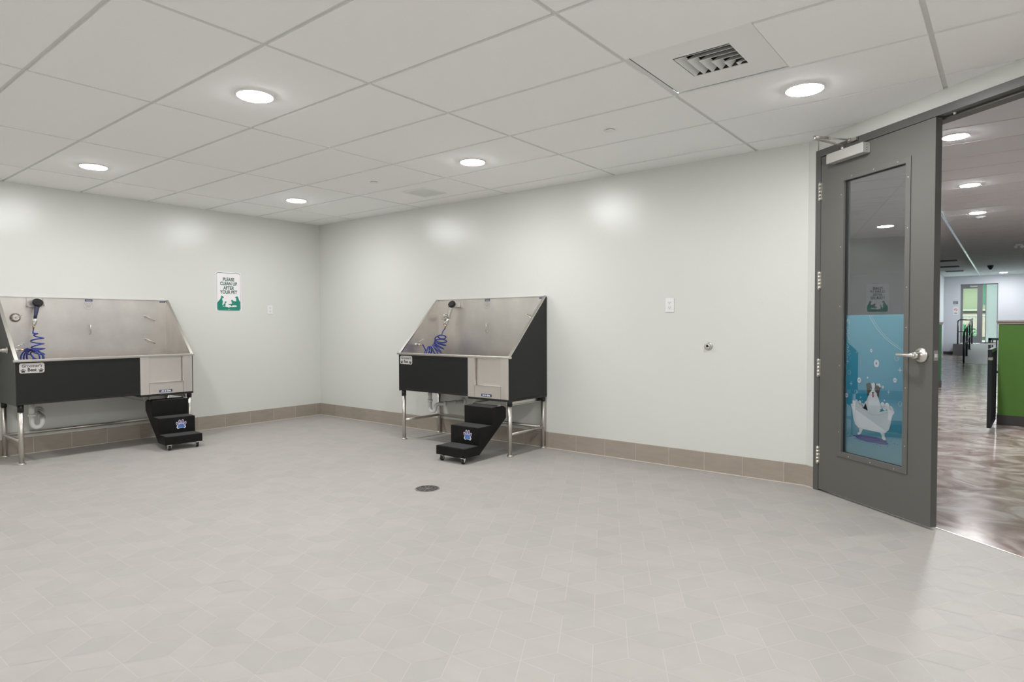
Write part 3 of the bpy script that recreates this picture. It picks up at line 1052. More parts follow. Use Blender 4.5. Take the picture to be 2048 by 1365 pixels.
low = [(-0.137, -0.172), (-0.100, -0.173), (-0.060, -0.172), (-0.02, -0.176), (0.0, -0.186), (0.012, -0.176), (0.05, -0.176), (0.1, -0.172), (0.137, -0.170)] + [(0.137, -0.195), (0.131, -0.207), (0.121, -0.213), (-0.121, -0.213), (-0.131, -0.207), (-0.137, -0.195)]
m.prism(low, (0, -0.0032, 0), X3, Z3, Y3 * 0.0006)
for k, p in enumerate(DOGS):
    m.prism(p, (0, -0.0034 - 0.0002 * k, 0), X3, Z3, Y3 * 0.0006)
m.build('dog_silhouette', 'sign_green', sg)
for z in (0.201, -0.205):
    m = MB()
    m.lathe((0.0, -0.0026, z), (0, -1, 0), [(0, 0.006), (0.002, 0.004)], 12)
    m.build('screw', 'grille_grey', sg)

# ------------------------------------------------------------------ grooming tubs
TW, TDp = 1.465, 0.575


def make_tub(loc, rz, label, fu=0.37, fz=0.362):
    t = thing('grooming_tub', label, 'pet bath', loc, rz)
    B = lambda mb, n, mt, par=t, bev=0.0: mb.build(n, mt, par, bev)
    D = TDp
    # black cabinet
    m = MB().box(0.004, 0.966, -D, -D + 0.012, 0.530, 0.876)
    B(m, 'front_panel', 'black_panel', bev=0.002)
    side = [(0.003, 0.505), (D - 0.001, 0.505), (D - 0.001, 0.886), (0.030, 1.446), (0.003, 1.446)]
    for x0, x1, nm in ((0.0, 0.010, 'side_panel'), (TW - 0.010, TW, 'side_panel')):
        m = MB().prism([(-a, b) for a, b in side], (x0, 0, 0), Y3, Z3, X3 * (x1 - x0))
        B(m, nm, 'black_panel', bev=0.002)
    m = MB().box(0.966, TW, -D - 0.002, -0.006, 0.492, 0.512)
    m.box(0.004, 0.966, -D + 0.002, -0.006, 0.512, 0.530)
    B(m, 'base_tray', 'black_plastic', bev=0.002)
    # stainless interior
    for x0, x1 in ((0.010, 0.020), (TW - 0.020, TW - 0.010)):
        m = MB().prism([(-a, b) for a, b in [(0.012, 0.60), (D - 0.014, 0.60), (D - 0.014, 0.886), (0.032, 1.444), (0.012, 1.444)]], (x0, 0, 0), Y3, Z3, X3 * (x1 - x0))
        B(m, 'side_lining', 'steel')
    m = MB().box(0.012, TW - 0.012, -0.012, -0.003, 0.60, 1.450)
    m.box(0.0, TW, -0.026, -0.003, 1.450, 1.457)
    B(m, 'backsplash', 'steel')
    m = MB().box(0.020, 0.95, -D + 0.014, -0.012, 0.60, 0.612)
    m.box(0.95, TW - 0.02, -D + 0.04, -0.012, 0.60, 0.612)
    B(m, 'basin_floor', 'steel')
    m = MB().box(0.020, 0.966, -D + 0.012, -D + 0.020, 0.612, 0.876)
    B(m, 'front_lining', 'steel')
    # rims
    m = MB().box(-0.012, TW + 0.010, -D - 0.016, -D + 0.022, 0.878, 0.899)
    B(m, 'front_rim', 'steel_bright', bev=0.005)
    for x in (0.009, TW - 0.009):
        m = MB()
        a, b = Vector((x, -D + 0.004, 0.893)), Vector((x, -0.020, 1.457))
        m.bar(a, b, 0.026, 0.008)
        B(m, 'side_rim', 'steel_bright')
    # lift gate section
    yf = -D - 0.004
    for b in ((0.966, 1.048), (1.366, TW - 0.010)):
        m = MB().box(b[0], b[1], yf, -D + 0.014, 0.512, 0.878)
        B(m, 'gate_stile', 'steel_bright2', bev=0.001)
    m = MB().box(1.0505, 1.3635, yf + 0.001, -D + 0.014, 0.512, 0.620)
    gs = B(m, 'gate_sill', 'steel_bright2')
    m = MB().box(1.0485, 1.3655, yf - 0.005, -D + 0.026, 0.618, 0.627)
    m.build('sill_lip', 'steel_bright', gs)
    m = MB().box(1.040, 1.374, -D + 0.027, -D + 0.033, 0.60, 0.884)
    B(m, 'sliding_gate', 'steel_bright2')
    m = MB().box(1.135, 1.257, yf - 0.0022, yf - 0.0002 + 0.001, 0.525, 0.549)
    lb = B(m, 'gate_label', 'badge_blue')
    m = MB()
    text_mb(m, 'Lift & Slide', 0.0225, (1.196, yf - 0.0028, 0.530), X3, Z3, (0, 0, 0), sx=0.95, bold=0.0006)
    m.build('label_lettering', 'ink_white', lb, fix=False)
    # maker's plate
    m = MB().prism(rrect(0.026, 0.203, 0.782, 0.868, 0.016), (0, -D - 0.0025, 0), X3, Z3, Y3 * 0.0023)
    mp = B(m, 'maker_plate', 'plate_grey')
    m = MB()
    text_mb(m, "Groomer's", 0.037, (0.1145, -D - 0.0029, 0.832), X3, Z3, (0, 0, 0), sx=0.88, bold=0.0006)
    text_mb(m, "Best", 0.040, (0.1145, -D - 0.0029, 0.797), X3, Z3, (0, 0, 0), sx=0.92, bold=0.0012)
    m.build('plate_lettering', 'ink_black', mp, fix=False)
    for cx in (0.052, 0.177):
        m = MB()
        for p in paw_polys(cx, 0.802, 0.032):
            m.prism(p, (0, -D - 0.0032, 0), X3, Z3, Y3 * 0.0006)
        m.build('plate_paw', 'ink_black', mp)
    # etched emblem and badges on the backsplash
    m = MB()
    m.ring((0.722, -0.0124, 1.385), 0.037, 0.040, X3, Z3, -Y3 * 0.0006, 28)
    for p in paw_polys(0.722, 1.385, 0.05):
        m.prism(p, (0, -0.0130, 0), X3, Z3, Y3 * 0.0006)
    B(m, 'etched_paw', 'etch')
    m = MB().box(0.693, 0.758, -0.0140, -0.0121, 1.424, 1.447)
    bd = B(m, 'badge', 'badge_blue')
    m = MB().box(0.698, 0.753, -0.0146, -0.0139, 1.438, 1.441)
    m.box(0.702, 0.749, -0.0146, -0.0139, 1.430, 1.433)
    m.build('badge_line', 'plate_grey', bd)
    m = MB().box(1.385, 1.440, -0.0140, -0.0121, 1.430, 1.446)
    bd = B(m, 'badge', 'badge_blue')
    m = MB().box(1.391, 1.434, -0.0146, -0.0139, 1.436, 1.440)
    m.build('badge_line', 'plate_grey', bd)

    def loop(a, b):
        a, b = Vector(a), Vector(b)
        m = MB()
        off = Vector((0, -0.028, 0))
        m.tube([a, a + off * 0.75, a + off + (b - a) * 0.06, b + off + (a - b) * 0.06, b + off * 0.75, b], 0.0052, 10)
        B(m, 'tether_loop', 'steel_bright')
    loop((0.728, -0.012, 1.195), (0.728, -0.012, 1.105))
    loop((1.235, -0.012, 1.285), (1.325, -0.012, 1.238))
    loop((1.235, -0.012, 1.045), (1.325, -0.012, 0.998))
    # mixing valve
    m = MB()
    m.lathe((0.137, -0.012, 1.262), (0, -1, 0), [(0, 0.042), (0.004, 0.042), (0.008, 0.034), (0.012, 0.031), (0.034, 0.030), (0.040, 0.024)], 32)
    m.tube([(0.150, -0.046, 1.268), (0.182, -0.052, 1.288)], [0.006, 0.004], 10)
    m.tube([(0.128, -0.046, 1.256), (0.102, -0.048, 1.244)], [0.006, 0.004], 10)
    m.lathe((0.137, -0.052, 1.262), (0, -1, 0), [(0, 0.008), (0.006, 0.006)], 14)
    mv = B(m, 'mixing_valve', 'steel_pipe')
    m = MB()
    m.ring((0.137, -0.0205, 1.262), 0.030, 0.0365, X3, Z3, -Y3 * 0.0016, 28)
    m.build('valve_gasket', 'gasket', mv)
    # sprayer bracket
    m = MB()
    m.box(0.222, 0.350, -0.0145, -0.0115, 1.366, 1.457)
    m.box(0.222, 0.262, -0.082, -0.012, 1.366, 1.369)
    m.box(0.310, 0.350, -0.082, -0.012, 1.366, 1.369)
    m.box(0.262, 0.310, -0.040, -0.012, 1.366, 1.369)
    for x in (0.222, 0.3475):
        m.prism([(-0.012, 1.366), (-0.082, 1.366), (-0.014, 1.457)], (x, 0, 0), Y3, Z3, X3 * 0.0025)
    B(m, 'sprayer_bracket', 'steel')
    # spray hose outlet on the left side
    m = MB()
    m.lathe((0.020, -0.345, 0.975), (1, 0, 0), [(0, 0.022), (0.004, 0.022), (0.006, 0.013), (0.030, 0.013), (0.032, 0.016), (0.052, 0.016), (0.054, 0.011), (0.070, 0.011)], 20)
    m.tube([(0.050, -0.345, 0.990), (0.062, -0.345, 1.004), (0.120, -0.345, 1.030)], [0.006, 0.005, 0.004], 8)
    B(m, 'water_tap', 'chrome')
    m = MB()
    m.lathe((-0.0, -0.345, 0.975), (-1, 0, 0), [(0, 0.028), (0.004, 0.028), (0.006, 0.017), (0.035, 0.017), (0.037, 0.012), (0.06, 0.012)], 20)
    m.tube([(-0.055, -0.345, 0.975), (-0.075, -0.345, 0.975), (-0.085, -0.335, 0.975), (-0.085, -0.0005, 0.975)], 0.011, 12)
    B(m, 'supply_pipe', 'steel_pipe')
    # legs
    for lx in (0.036, TW - 0.027):
        for ly in (-0.030, -0.540):
            m = MB().cyl((lx, ly, 0.008), (lx, ly, 0.47), 0.0195, 20)
            lg = B(m, 'leg', 'steel_pipe')
            m = MB().cyl((lx, ly, 0.452), (lx, ly, 0.515), 0.0235, 20)
            m.build('leg_socket', 'black_plastic', lg)
            m = MB().lathe((lx, ly, 0.0), (0, 0, 1), [(0, 0.030), (0.008, 0.031), (0.012, 0.026), (0.016, 0.020)], 24)
            m.build('foot', 'steel_bright', lg)
    zc = 0.198
    m = MB().cyl((0.036, -0.040, zc), (0.036, -0.530, zc), 0.0145, 16)
    B(m, 'cross_bar', 'steel_pipe')
    m = MB().cyl((TW - 0.027, -0.040, zc), (TW - 0.027, -0.530, zc), 0.0145, 16)
    B(m, 'cross_bar', 'steel_pipe')
    m = MB().cyl((0.046, -0.030, zc), (TW - 0.037, -0.030, zc), 0.0145, 16)
    B(m, 'cross_bar', 'steel_pipe')
    # slide rails under the tray
    for rx in (1.005, 1.402):
        m = MB()
        m.box(rx - 0.001, rx + 0.002, -0.545, -0.020, 0.452, 0.494)
        m.box(rx - 0.001, rx + 0.026, -0.545, -0.020, 0.452, 0.455)
        B(m, 'slide_rail', 'steel_bright')
    # drain and trap
    m = MB().lathe((0.172, -0.300, 0.512), (0, 0, -1), [(0, 0.034), (0.022, 0.034), (0.026, 0.028)], 20)
    dr = B(m, 'drain_collar', 'brass')
    m = MB()
    m.cyl((0.172, -0.300, 0.49), (0.172, -0.300, 0.385), 0.0215, 18)
    m.lathe((0.172, -0.300, 0.400), (0, 0, -1), [(0, 0.023), (0.002, 0.028), (0.022, 0.028), (0.024, 0.023)], 20)
    pts = [(0.172, -0.300, 0.385), (0.172, -0.300, 0.325)]
    for k in range(1, 9):
        a = pi * k / 8
        pts.append((0.172 + 0.040 * (1 - cos(a)), -0.300, 0.325 - 0.048 * sin(a)))
    pts += [(0.252, -0.296, 0.336), (0.257, -0.280, 0.350), (0.27, -0.250, 0.356), (fu - 0.035, -0.120, fz - 0.002), (fu - 0.004, -0.06, fz), (fu, -0.02, fz)]
    m.tube(pts, 0.0205, 16)
    m.lathe((0.27 + (fu - 0.305) * .3, -0.215, 0.357), (fu - 0.27, 0.15, 0.0), [(0, 0.022), (0.002, 0.028), (0.026, 0.028), (0.028, 0.022)], 20)
    m.lathe((fu - 0.033, -0.115, fz - 0.002), (0.3, 1, 0.0), [(0, 0.022), (0.002, 0.027), (0.020, 0.027), (0.022, 0.022)], 20)
    m.lathe((fu, -0.0005, fz), (0, -1, 0), [(0, 0.043), (0.004, 0.043), (0.012, 0.030), (0.016, 0.024)], 24)
    B(m, 'drain_trap', 'pvc_white')
    return t


mat('steel_bright2', (0.76, 0.72, 0.68), 0.42, metal=1.0, noise=(4, 0.10, (1, 1, 0.5)))

TBL = (2.202, 0.0, 0.0)
TAL = (0.0, -3.378, 0.0)
tubB = make_tub(TBL, 0.0, 'black and stainless pet grooming tub on the back wall, middle of the view')
tubA = make_tub(TAL, R(90), 'black and stainless pet grooming tub on the left wall, cut by the left edge', 0.30, 0.385)


def smooth_path(P, n):
    out = []
    P = [Vector(p) for p in P]
    for i in range(len(P) - 1):
        p0, p1, p2, p3 = P[max(i - 1, 0)], P[i], P[i + 1], P[min(i + 2, len(P) - 1)]
        for k in range(n):
            t = k / n
            out.append(0.5 * ((2 * p1) + (p2 - p0) * t + (2 * p0 - 5 * p1 + 4 * p2 - p3) * t * t + (3 * p1 - p0 - 3 * p2 + p3) * t ** 3))
    out.append(P[-1])
    return out


def coil(axis, turns, rad, steps=26, up=(0, 1, 0)):
    """helix around a smooth axis path"""
    ax = smooth_path(axis, 30)
    N = int(turns * steps)
    out = []
    nx = None
    for i in range(N + 1):
        t = i / N * (len(ax) - 1)
        k = min(int(t), len(ax) - 2)
        p = ax[k].lerp(ax[k + 1], t - k)
        T = (ax[min(k + 1, len(ax) - 1)] - ax[max(k - 1, 0)]).normalized()
        if nx is None:
            nx = T.cross(Vector(up)).normalized()
        nx = (nx - T * nx.dot(T)).normalized()
        ny = T.cross(nx)
        a = 2 * pi * i / steps
        r = rad(i / N) if callable(rad) else rad
        out.append(p + (nx * cos(a) + ny * sin(a)) * r)
    return out


def make_hose(loc, rz, label, top, bot, coilpts, side):
    t = thing('spray_hose', label, 'sprayer', loc, rz, None)
    top, bot = Vector(top), Vector(bot)
    d = (bot - top).normalized()
    m = MB()
    L = (bot - top).length
    pts = [top + d * (L * k) for k in (0.0, 0.15, 0.45, 0.58)]
    if side == 'navy':
        m.tube(pts, [0.019, 0.020, 0.014, 0.013], 16)
        h = m.build('spray_handle', 'navy_grip', t)
    else:
        m.tube(pts, [0.018, 0.019, 0.014, 0.013], 16)
        h = m.build('spray_handle', 'chrome', t)
    m = MB()
    hc_ = top + Vector((0.0, -0.012, 0.008))
    m.lathe(hc_ + Vector((0, 0.010, -0.004)), (0.05, -0.75, 0.65), [(-0.022, 0.020), (-0.010, 0.038), (0.004, 0.041), (0.020, 0.040), (0.024, 0.036)], 26)
    m.build('spray_head', 'black_plastic', t)
    m = MB()
    q = [bot - d * (L * 0.42), bot - d * (L * 0.36), bot - d * (L * 0.30), bot - d * (L * 0.20), bot - d * (L * 0.14)]
    m.tube(q, [0.013, 0.020, 0.020, 0.016, 0.013], 16)
    m.tube([bot - d * (L * 0.36) + Vector((-0.004, -0.01, 0)), bot - d * (L * 0.10) + Vector((-0.012, -0.026, 0.01))], [0.006, 0.004], 8)
    m.build('shutoff_valve', 'chrome', t)
    m = MB()
    m.tube([bot - d * (L * 0.14), bot - d * 0.02, bot - d * 0.018, bot], [0.011, 0.011, 0.008, 0.008], 12)
    m.build('hose_coupling', 'brass', t)
    m = MB()
    m.tube(coilpts, 0.0062, 8)
    m.build('coiled_hose', 'hose_blue', t)
    m = MB()
    e = coilpts[-1]
    e = Vector(e)
    m.tube([Vector((0.0885, -0.345, 0.975)), e.lerp(Vector((0.0885, -0.345, 0.975)), 0.4), e], [0.0095, 0.009, 0.0075], 12)
    m.build('hose_coupling', 'brass', t)
    return t


# right-hand tub: sprayer leans, coils arc down to the left
topB, botB = (0.298, -0.085, 1.392), (0.222, -0.120, 1.145)
ax = [(0.240, -0.20, 1.07), (0.262, -0.23, 1.00), (0.245, -0.26, 0.935), (0.195, -0.30, 0.895), (0.140, -0.33, 0.900)]
cl = coil(ax, 9.5, lambda t: 0.010 + 0.052 * min(1, t * 9) * (1 if t < 0.9 else (1 - t) * 9 + 0.1), up=(0, 1, 0))
cpB = smooth_path([botB, (0.212, -0.145, 1.11)], 4) + cl + smooth_path([cl[-1], (0.120, -0.338, 0.960), (0.115, -0.345, 0.974)], 5)[1:]
make_hose(TBL, 0.0, 'blue coiled spray hose hanging in the right-hand tub', topB, botB, cpB, 'chrome')
# left tub: coils hang straight and pile up at the rim
topA, botA = (0.290, -0.085, 1.392), (0.245, -0.125, 1.155)
axA = [(0.262, -0.17, 1.115), (0.258, -0.18, 1.03), (0.262, -0.19, 0.955), (0.24, -0.21, 0.91), (0.20, -0.25, 0.90), (0.15, -0.29, 0.905)]
clA = coil(axA, 8.2, lambda t: 0.008 + 0.040 * min(1, t * 10) + 0.028 * max(0, min(1, (t - 0.5) * 5)) - (0 if t < 0.94 else (t - 0.94) * 0.9), up=(1, 0.3, 0))
cpA = smooth_path([botA, (0.236, -0.14, 1.12)], 4) + clA + smooth_path([clA[-1], (0.15, -0.335, 0.985), (0.118, -0.345, 0.976)], 5)[1:]
make_hose(TAL, R(90), 'blue coiled spray hose hanging in the left tub', topA, botA, cpA, 'navy')


def make_steps(loc, rz, label):
    """three black steps; origin on the floor at front-left corner of the lowest step, x right, y towards the wall"""
    t = thing('pet_steps', label, 'steps', loc, rz)
    W = 0.335
    prof = [(0.0, 0.055), (0.0, 0.133), (0.185, 0.133), (0.185, 0.288), (0.365, 0.288), (0.365, 0.446), (0.530, 0.446), (0.562, 0.425), (0.562, 0.335), (0.195, 0.055)]
    m = MB().prism(prof, (0, 0, 0), Y3, Z3, X3 * W)
    m.build('step_body', 'black_step', t, bevel=0.004)
    for y0, y1, z in ((0.012, 0.180, 0.133), (0.197, 0.360, 0.288), (0.377, 0.520, 0.446)):
        m = MB().box(0.012, W - 0.012, y0, y1, z, z + 0.0016)
        m.build('tread_grip', 'grip_tape', t)
    m = MB()
    polys = paw_polys(0.205, 0.212, 0.082)
    for p in polys:
        cx = sum(a for a, b in p) / len(p)
        cz = sum(b for a, b in p) / len(p)
        k = 1.28
        m.prism([(cx + (a - cx) * k, cz + (b - cz) * k) for a, b in p], (0, 0.1842, 0), X3, Z3, Y3 * 0.0006)
    dc = m.build('paw_sticker', 'ink_white', t)
    for i, p in enumerate(polys):
        m = MB().prism([(a, b) for a, b in p], (0, 0.1836, 0), X3, Z3, Y3 * 0.0005)
        m.build('paw_pad', 'paw_blue' if i == 0 else 'paw_violet', dc)
    for x in (0.045, W - 0.040):
        m = MB()
        m.box(x - 0.020, x + 0.020, 0.010, 0.060, 0.050, 0.056)
        m.prism([(0.045, 0.052), (0.018, 0.052), (0.022, 0.020), (0.034, 0.016)], (x - 0.016, 0, 0), Y3, Z3, X3 * 0.003)
        m.prism([(0.045, 0.052), (0.018, 0.052), (0.022, 0.020), (0.034, 0.016)], (x + 0.013, 0, 0), Y3, Z3, X3 * 0.003)
        c = m.build('caster', 'chrome', t)
        m = MB().lathe((x - 0.010, 0.030, 0.0215), (1, 0, 0), [(0, 0.018), (0.002, 0.0215), (0.018, 0.0215), (0.020, 0.018)], 22)
        w_ = m.build('caster_wheel', 'black_plastic', c)
        m = MB().cyl((x - 0.0172, 0.030, 0.0215), (x + 0.0172, 0.030, 0.0215), 0.005, 10)
        m.build('axle', 'steel_bright', c)
    for x in (0.012, W - 0.016):
        m = MB().box(x, x + 0.004, 0.46, 0.50, 0.440, 0.475)
        m.lathe((x - 0.004, 0.478, 0.468), (1, 0, 0), [(0, 0.008), (0.010, 0.008)], 12)
        m.build('rail_hook', 'steel_pipe', t)
    return t


make_steps((3.222, -1.052, 0.0), 0.0, 'black three-step pet stairs on casters under the right-hand tub gate')
make_steps((0.938, -2.345, 0.0), R(90 - 5.0), 'black three-step pet stairs on casters under the left tub gate')

# ------------------------------------------------------------------ hall contents


def half_wall(label, x0, x1, y0, y1, zc, gm):
    t = thing('half_wall', label, 'partition', ((x0 + x1) / 2, (y0 + y1) / 2, 0))
    a, b = (x1 - x0) / 2, (y1 - y0) / 2
    MB().box(-a, a, -b, b, 0.11, zc - 0.045).build('partition_panel', gm, t)
    MB().box(-a - 0.006, a + 0.006, -b - 0.008, b + 0.008, 0.0, 0.115).build('cove_base', 'hall_base', t)
    m = MB().box(-a - 0.022, a + 0.022, -b - 0.022, b + 0.022, zc - 0.022, zc)
    m.box(-a - 0.012, a + 0.012, -b - 0.012, b + 0.012, zc - 0.046, zc - 0.022)
    m.build('top_cap', 'cap_beige', t, bevel=0.004)
    return t


half_wall('green half-height partition with beige cap, right edge of the view', 7.035, 9.2, 4.287, 4.44, 1.212, 'green_panel')
half_wall('dark green half-height partition glimpsed behind the open door edge', 3.2, 6.155, 8.99, 9.14, 1.20, 'green_dark')


def gate(label, hinge, end, z0, z1, thick=0.035):
    t = thing('barrier_gate', label, 'gate', hinge)
    h, e = Vector((0, 0, 0)), Vector(end) - Vector(hinge)
    d = e.normalized()
    n = d.cross(Z3)
    L = e.length
    m = MB()
    m.bar(Z3 * z1 - Z3 * .018, e + Z3 * (z1 - .018), thick, 0.036)
    m.bar(Z3 * (z0 + .018), e + Z3 * (z0 + .018), thick, 0.036)
    m.bar(d * 0.018 + Z3 * z0, d * 0.018 + Z3 * z1, 0.036, thick)
    m.bar(e - d * 0.018 + Z3 * z0, e - d * 0.018 + Z3 * z1, 0.036, thick)
    m.build('gate_frame', 'rail_black', t)
    k = int(L / 0.055)
    m = MB()
    for i in range(1, k):
        p = d * (L * i / k)
        m.bar(p + Z3 * (z0 + 0.02), p + Z3 * (z1 - 0.02), 0.018, 0.018)
    m.build('gate_bars', 'rail_black', t)
    m = MB()
    for z in (z0 + 0.1, z1 - 0.12):
        m.cyl(-d * 0.02 + Z3 * (z - 0.03), -d * 0.02 + Z3 * (z + 0.03), 0.016, 12)
        m.bar(-d * 0.035 + Z3 * z, d * 0.02 + Z3 * z, 0.02, 0.02)
    m.build('gate_hinge', 'rail_black', t)
    m = MB()
    m.bar(e - d * 0.10 + Z3 * (z1 - 0.10), e - d * 0.0 + Z3 * (z1 - 0.10), thick + 0.012, 0.03)
    m.build('gate_latch', 'steel_pipe', t)
    return t


gate('black slatted gate standing open at the end of the green partition', (7.005, 4.36, 0), (6.972, 3.50, 0), 0.055, 0.90)
gate('black slatted gate further back behind the green partition', (7.30, 8.2, 0), (6.86, 8.2, 0), 0.35, 0.93)

# ramp and landing
m = MB()
m.add([(6.06, 17.6, 0), (7.6, 17.6, 0), (7.6, 22.6, 0), (6.06, 22.6, 0), (6.06, 22.6, 0.44), (7.6, 22.6, 0.44)], [(0, 1, 5, 4), (0, 3, 2, 1), (2, 3, 4, 5), (0, 4, 3), (1, 2, 5)])
rp_ = m.build('ramp', 'ramp_grey')
tag(rp_, 'grey ramp rising to the glass door at the hall end', 'ramp')
m = MB()
m.box(5.55, 7.6, 22.6, YE - 0.014, 0, 0.42)
ld = m.build('ramp_landing', 'ramp_grey')
tag(ld, 'grey raised landing in front of the glass exit door', 'landing')

t = thing('handrail', 'black pipe handrail beside the ramp and around the landing', 'handrail', (6.10, 17.6, 0))


def gz(y):
    return max(0.0, min(0.44, (y - 17.6) * 0.088))


m = MB()
for y in (17.6, 19.25, 20.9, 22.56):
    m.cyl((0, y - 17.6, gz(y)), (0, y - 17.6, gz(y) + 0.90), 0.024, 12)
    m.lathe((0, y - 17.6, gz(y)), (0, 0, 1), [(0, 0.05), (0.01, 0.05)], 14)
m.cyl((-0.41, 4.98 + 0.02, 0.42), (-0.41, 5.0, 1.24), 0.024, 12)
m.build('rail_posts', 'rail_black', t)
m = MB()
m.tube([(0, -0.05, 0.90), (0, 4.96, 1.32)], 0.021, 12)
m.tube([(0, 4.96, 1.28), (-0.30, 5.0, 1.29), (-0.36, 5.0, 1.285), (-0.40, 5.0, 1.26), (-0.41, 5.0, 1.20)], 0.021, 12)
m.build('top_rail', 'rail_black', t)
m = MB()
m.tube([(0, 0, 0.47), (0, 4.96, 0.88)], 0.016, 10)
m.tube([(0, 4.96, 0.86), (-0.41, 5.0, 0.86)], 0.016, 10)
m.build('middle_rail', 'rail_black', t)

# storefront door in the end wall
d2 = thing('door_2', 'glass exit door with pale side panels at the end of the hall', None, (5.70, YE + 0.06, 0.42), 0, kind='structure')
m = MB()
W2, H2 = DX1 - DX0, DZ1 - DZ0
for b in ((0, 0.03, 0, H2), (0.60, 0.66, 0, H2), (W2 - 0.02, W2, 0, H2), (0.74, 0.765, 0, H2)):
    m.box(b[0], b[1], 0, 0.06, b[2], b[3])
m.box(0, W2, 0, 0.06, H2 - 0.03, H2)
m.box(0.66, W2, 0, 0.06, 0, 0.06)
m.build('door_frame', 'store_grey', d2)
m = MB()
m.box(0.03, 0.075, 0.01, 0.05, 0.01, H2 - 0.03)
m.box(0.50, 0.60, 0.01, 0.05, 0.01, H2 - 0.03)
m.box(0.075, 0.50, 0.01, 0.05, 0.01, 0.27)
m.box(0.075, 0.50, 0.01, 0.05, H2 - 0.16, H2 - 0.03)
lf2 = m.build('door_leaf', 'store_grey', d2)
MB().box(0.28, 0.50, -0.03, 0.009, H2 - 0.12, H2 - 0.06).build('door_closer', 'closer_grey', d2)
MB().box(0.075, 0.50, 0.025, 0.031, 0.27, H2 - 0.16).build('glass_pane', 'green_glass', d2)
MB().box(0.66, 0.74, 0.025, 0.031, 0.06, H2 - 0.03).build('glass_pane', 'green_glass', d2)
MB().box(0.765, W2 - 0.02, 0.025, 0.031, 0.06, H2 - 0.03).build('frosted_panel', 'frosted_glass', d2)

# signs on the end wall
t = thing('wall_notice', 'small dark notice on the end wall, upper of the two', 'sign', (5.555, YE - 0.001, 1.93))
MB().box(-0.075, 0.075, -0.004, 0, -0.06, 0.06).build('notice_board', 'store_grey', t)
m = MB()
m.box(-0.055, 0.055, -0.0055, -0.0038, 0.020, 0.034)
m.box(-0.055, 0.02, -0.0055, -0.0038, -0.03, -0.01)
m.build('notice_marks', 'plate_grey', t)
t = thing('no_smoking_sign', 'small white sign with a red ring, below the dark notice', 'sign', (5.565, YE - 0.001, 1.62))
MB().box(-0.075, 0.075, -0.004, 0, -0.14, 0.14).build('sign_plate', 'sign_white', t)
mat('sign_red', (0.6, 0.05, 0.08), 0.5)
m = MB()
m.ring((0, -0.0042, 0.045), 0.040, 0.053, X3, Z3, -Y3 * 0.001, 24)
m.bar((-0.033, -0.0048, 0.078), (0.033, -0.0048, 0.012), 0.001, 0.010)
m.build('red_ring', 'sign_red', t)
m = MB()
m.box(-0.03, 0.03, -0.0055, -0.0042, 0.040, 0.050)
m.box(-0.045, 0.045, -0.0055, -0.0042, -0.075, -0.060)
m.box(-0.045, 0.045, -0.0055, -0.0042, -0.105, -0.092)
m.build('sign_marks', 'ink_black', t)

# hall ceiling devices


def ceil_device(name, label, cat, x, y, r, h, mt):
    t = thing(name, label, cat, (x, y, HC))
    MB().lathe((0, 0, 0), (0, 0, -1), [(0, r), (h * 0.3, r), (h * 0.5, r * 0.8), (h, r * 0.45)], 20).build('detector_body', mt, t)
    MB().lathe((0, 0, -h), (0, 0, -1), [(0, r * 0.3), (0.01, r * 0.2)], 12).build('sensor', 'gasket', t)
    return t


ceil_device('smoke_detector', 'round smoke detector just behind the third hall light', 'detector', 6.742, 7.742, 0.07, 0.035, 'hall_ceiling')
ceil_device('ceiling_camera', 'dark dome device on the far hall ceiling', 'camera', 6.664, 18.736, 0.08, 0.12, 'rail_black')
t = thing('emergency_light', 'small white twin emergency light on the hall ceiling at the right edge', 'emergency light', (7.272, 12.806, HC))
MB().box(-0.06, 0.06, -0.03, 0.03, -0.03, 0).build('lamp_base', 'white_plastic', t)
for s in (-1, 1):
    MB().lathe((s * 0.045, -0.01, -0.05), (s * 0.4, -1, -0.3), [(-0.03, 0.02), (0.0, 0.035), (0.03, 0.035)], 14).build('lamp_head', 'white_plastic', t)
for (x, y, lb) in ((5.754, 16.037, 'nearest of the three dark vents in the hall ceiling'), (5.681, 18.324, 'middle of the three dark vents in the hall ceiling'), (5.686, 20.448, 'furthest of the three dark vents in the hall ceiling')):
    t = thing('ceiling_vent', lb, 'air vent', (x, y, HC), 0, 'dark vents in the hall ceiling')
    MB().box(-0.3, 0.3, -0.3, 0.3, -0.012, 0).build('vent_frame', 'hall_ceiling', t)
    m = MB()
    for k in range(6):
        m.box(-0.24, 0.24, -0.24 + k * 0.085, -0.19 + k * 0.085, -0.018, -0.012)
    m.build('vent_slots', 'dark_gap', t)

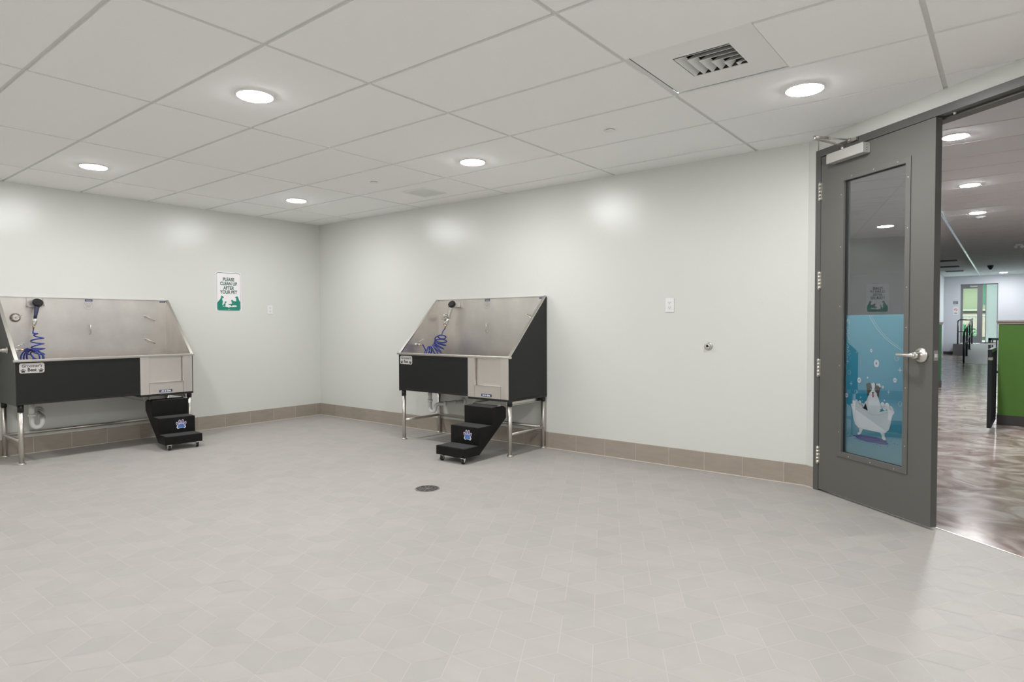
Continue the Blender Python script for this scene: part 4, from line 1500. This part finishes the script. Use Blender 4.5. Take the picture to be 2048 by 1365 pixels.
# ------------------------------------------------------------------ outside beyond the exit door
m = MB()
m.box(-6, 16, 23.85, 50, -0.3, 0.25)
tag(m.build('terrace', 'paving'), 'pale paving outside the glass exit door', 'paving')
t = thing('balcony_railing', 'metal railing outside the glass exit door', 'railing', (4.5, 25.6, 0.25))
MB().tube([(0, 0, 1.18), (3, 0, 1.18)], 0.03, 10).build('top_rail', 'store_grey', t)
m = MB()
for k in range(31):
    m.cyl((k * 0.1, 0, 0), (k * 0.1, 0, 1.17), 0.008, 8)
m.build('balusters', 'store_grey', t)
t = thing('opposite_building', 'cream building with green windows seen through the exit door', 'building', (5, 36, 0.25))
MB().box(-9, 9, 0, 3, 0, 9).build('facade', 'facade_cream', t)
m = MB()
m.box(-9, 9, -0.5, 0, 3.0, 3.9)
m.box(-9, 9, -0.5, 0, 1.55, 1.62)
m.box(-9, 9, -0.5, 0, 6.0, 6.9)
m.build('balcony_band', 'facade_white', t)
MB().box(-9, 9, -0.3, 0, 0.2, 1.4).build('lower_wall', 'facade_pink', t)
for k in range(9):
    for z in (1.9, 4.2):
        f_ = MB().box(-8.5 + k * 1.9, -7.45 + k * 1.9, -0.06, 0, z, z + 1.05)
        f_.build('window', 'facade_glass', t)
for (x, y, s, lb) in ((4.6, 29, 0.55, 'green shrub outside, left part of the exit glass'), (5.6, 30, 0.42, 'green shrub outside, right part of the exit glass')):
    t = thing('shrub', lb, 'shrub', (x, y, 0.25))
    m = MB()
    for k in range(260):
        a, b = random.uniform(0, 2 * pi), random.uniform(-0.2, 1.3)
        rr = s * random.uniform(0.4, 1.0)
        p = Vector((rr * cos(a) * cos(b), rr * sin(a) * cos(b), 0.35 + rr * 1.2 * sin(b)))
        q = Vector((random.uniform(-1, 1), random.uniform(-1, 1), random.uniform(-1, 1))).normalized() * 0.09
        r_ = q.cross(Vector((random.uniform(-1, 1), random.uniform(-1, 1), 0.3))).normalized() * 0.04
        m.add([p - q, p + r_, p + q, p - r_], [(0, 1, 2, 3)])
    m.build('foliage', 'leaf_green', t, fix=False)
    MB().tube([(0, 0, 0), (0, 0, 0.5)], 0.03, 8).build('stem', 'base_tile', t)
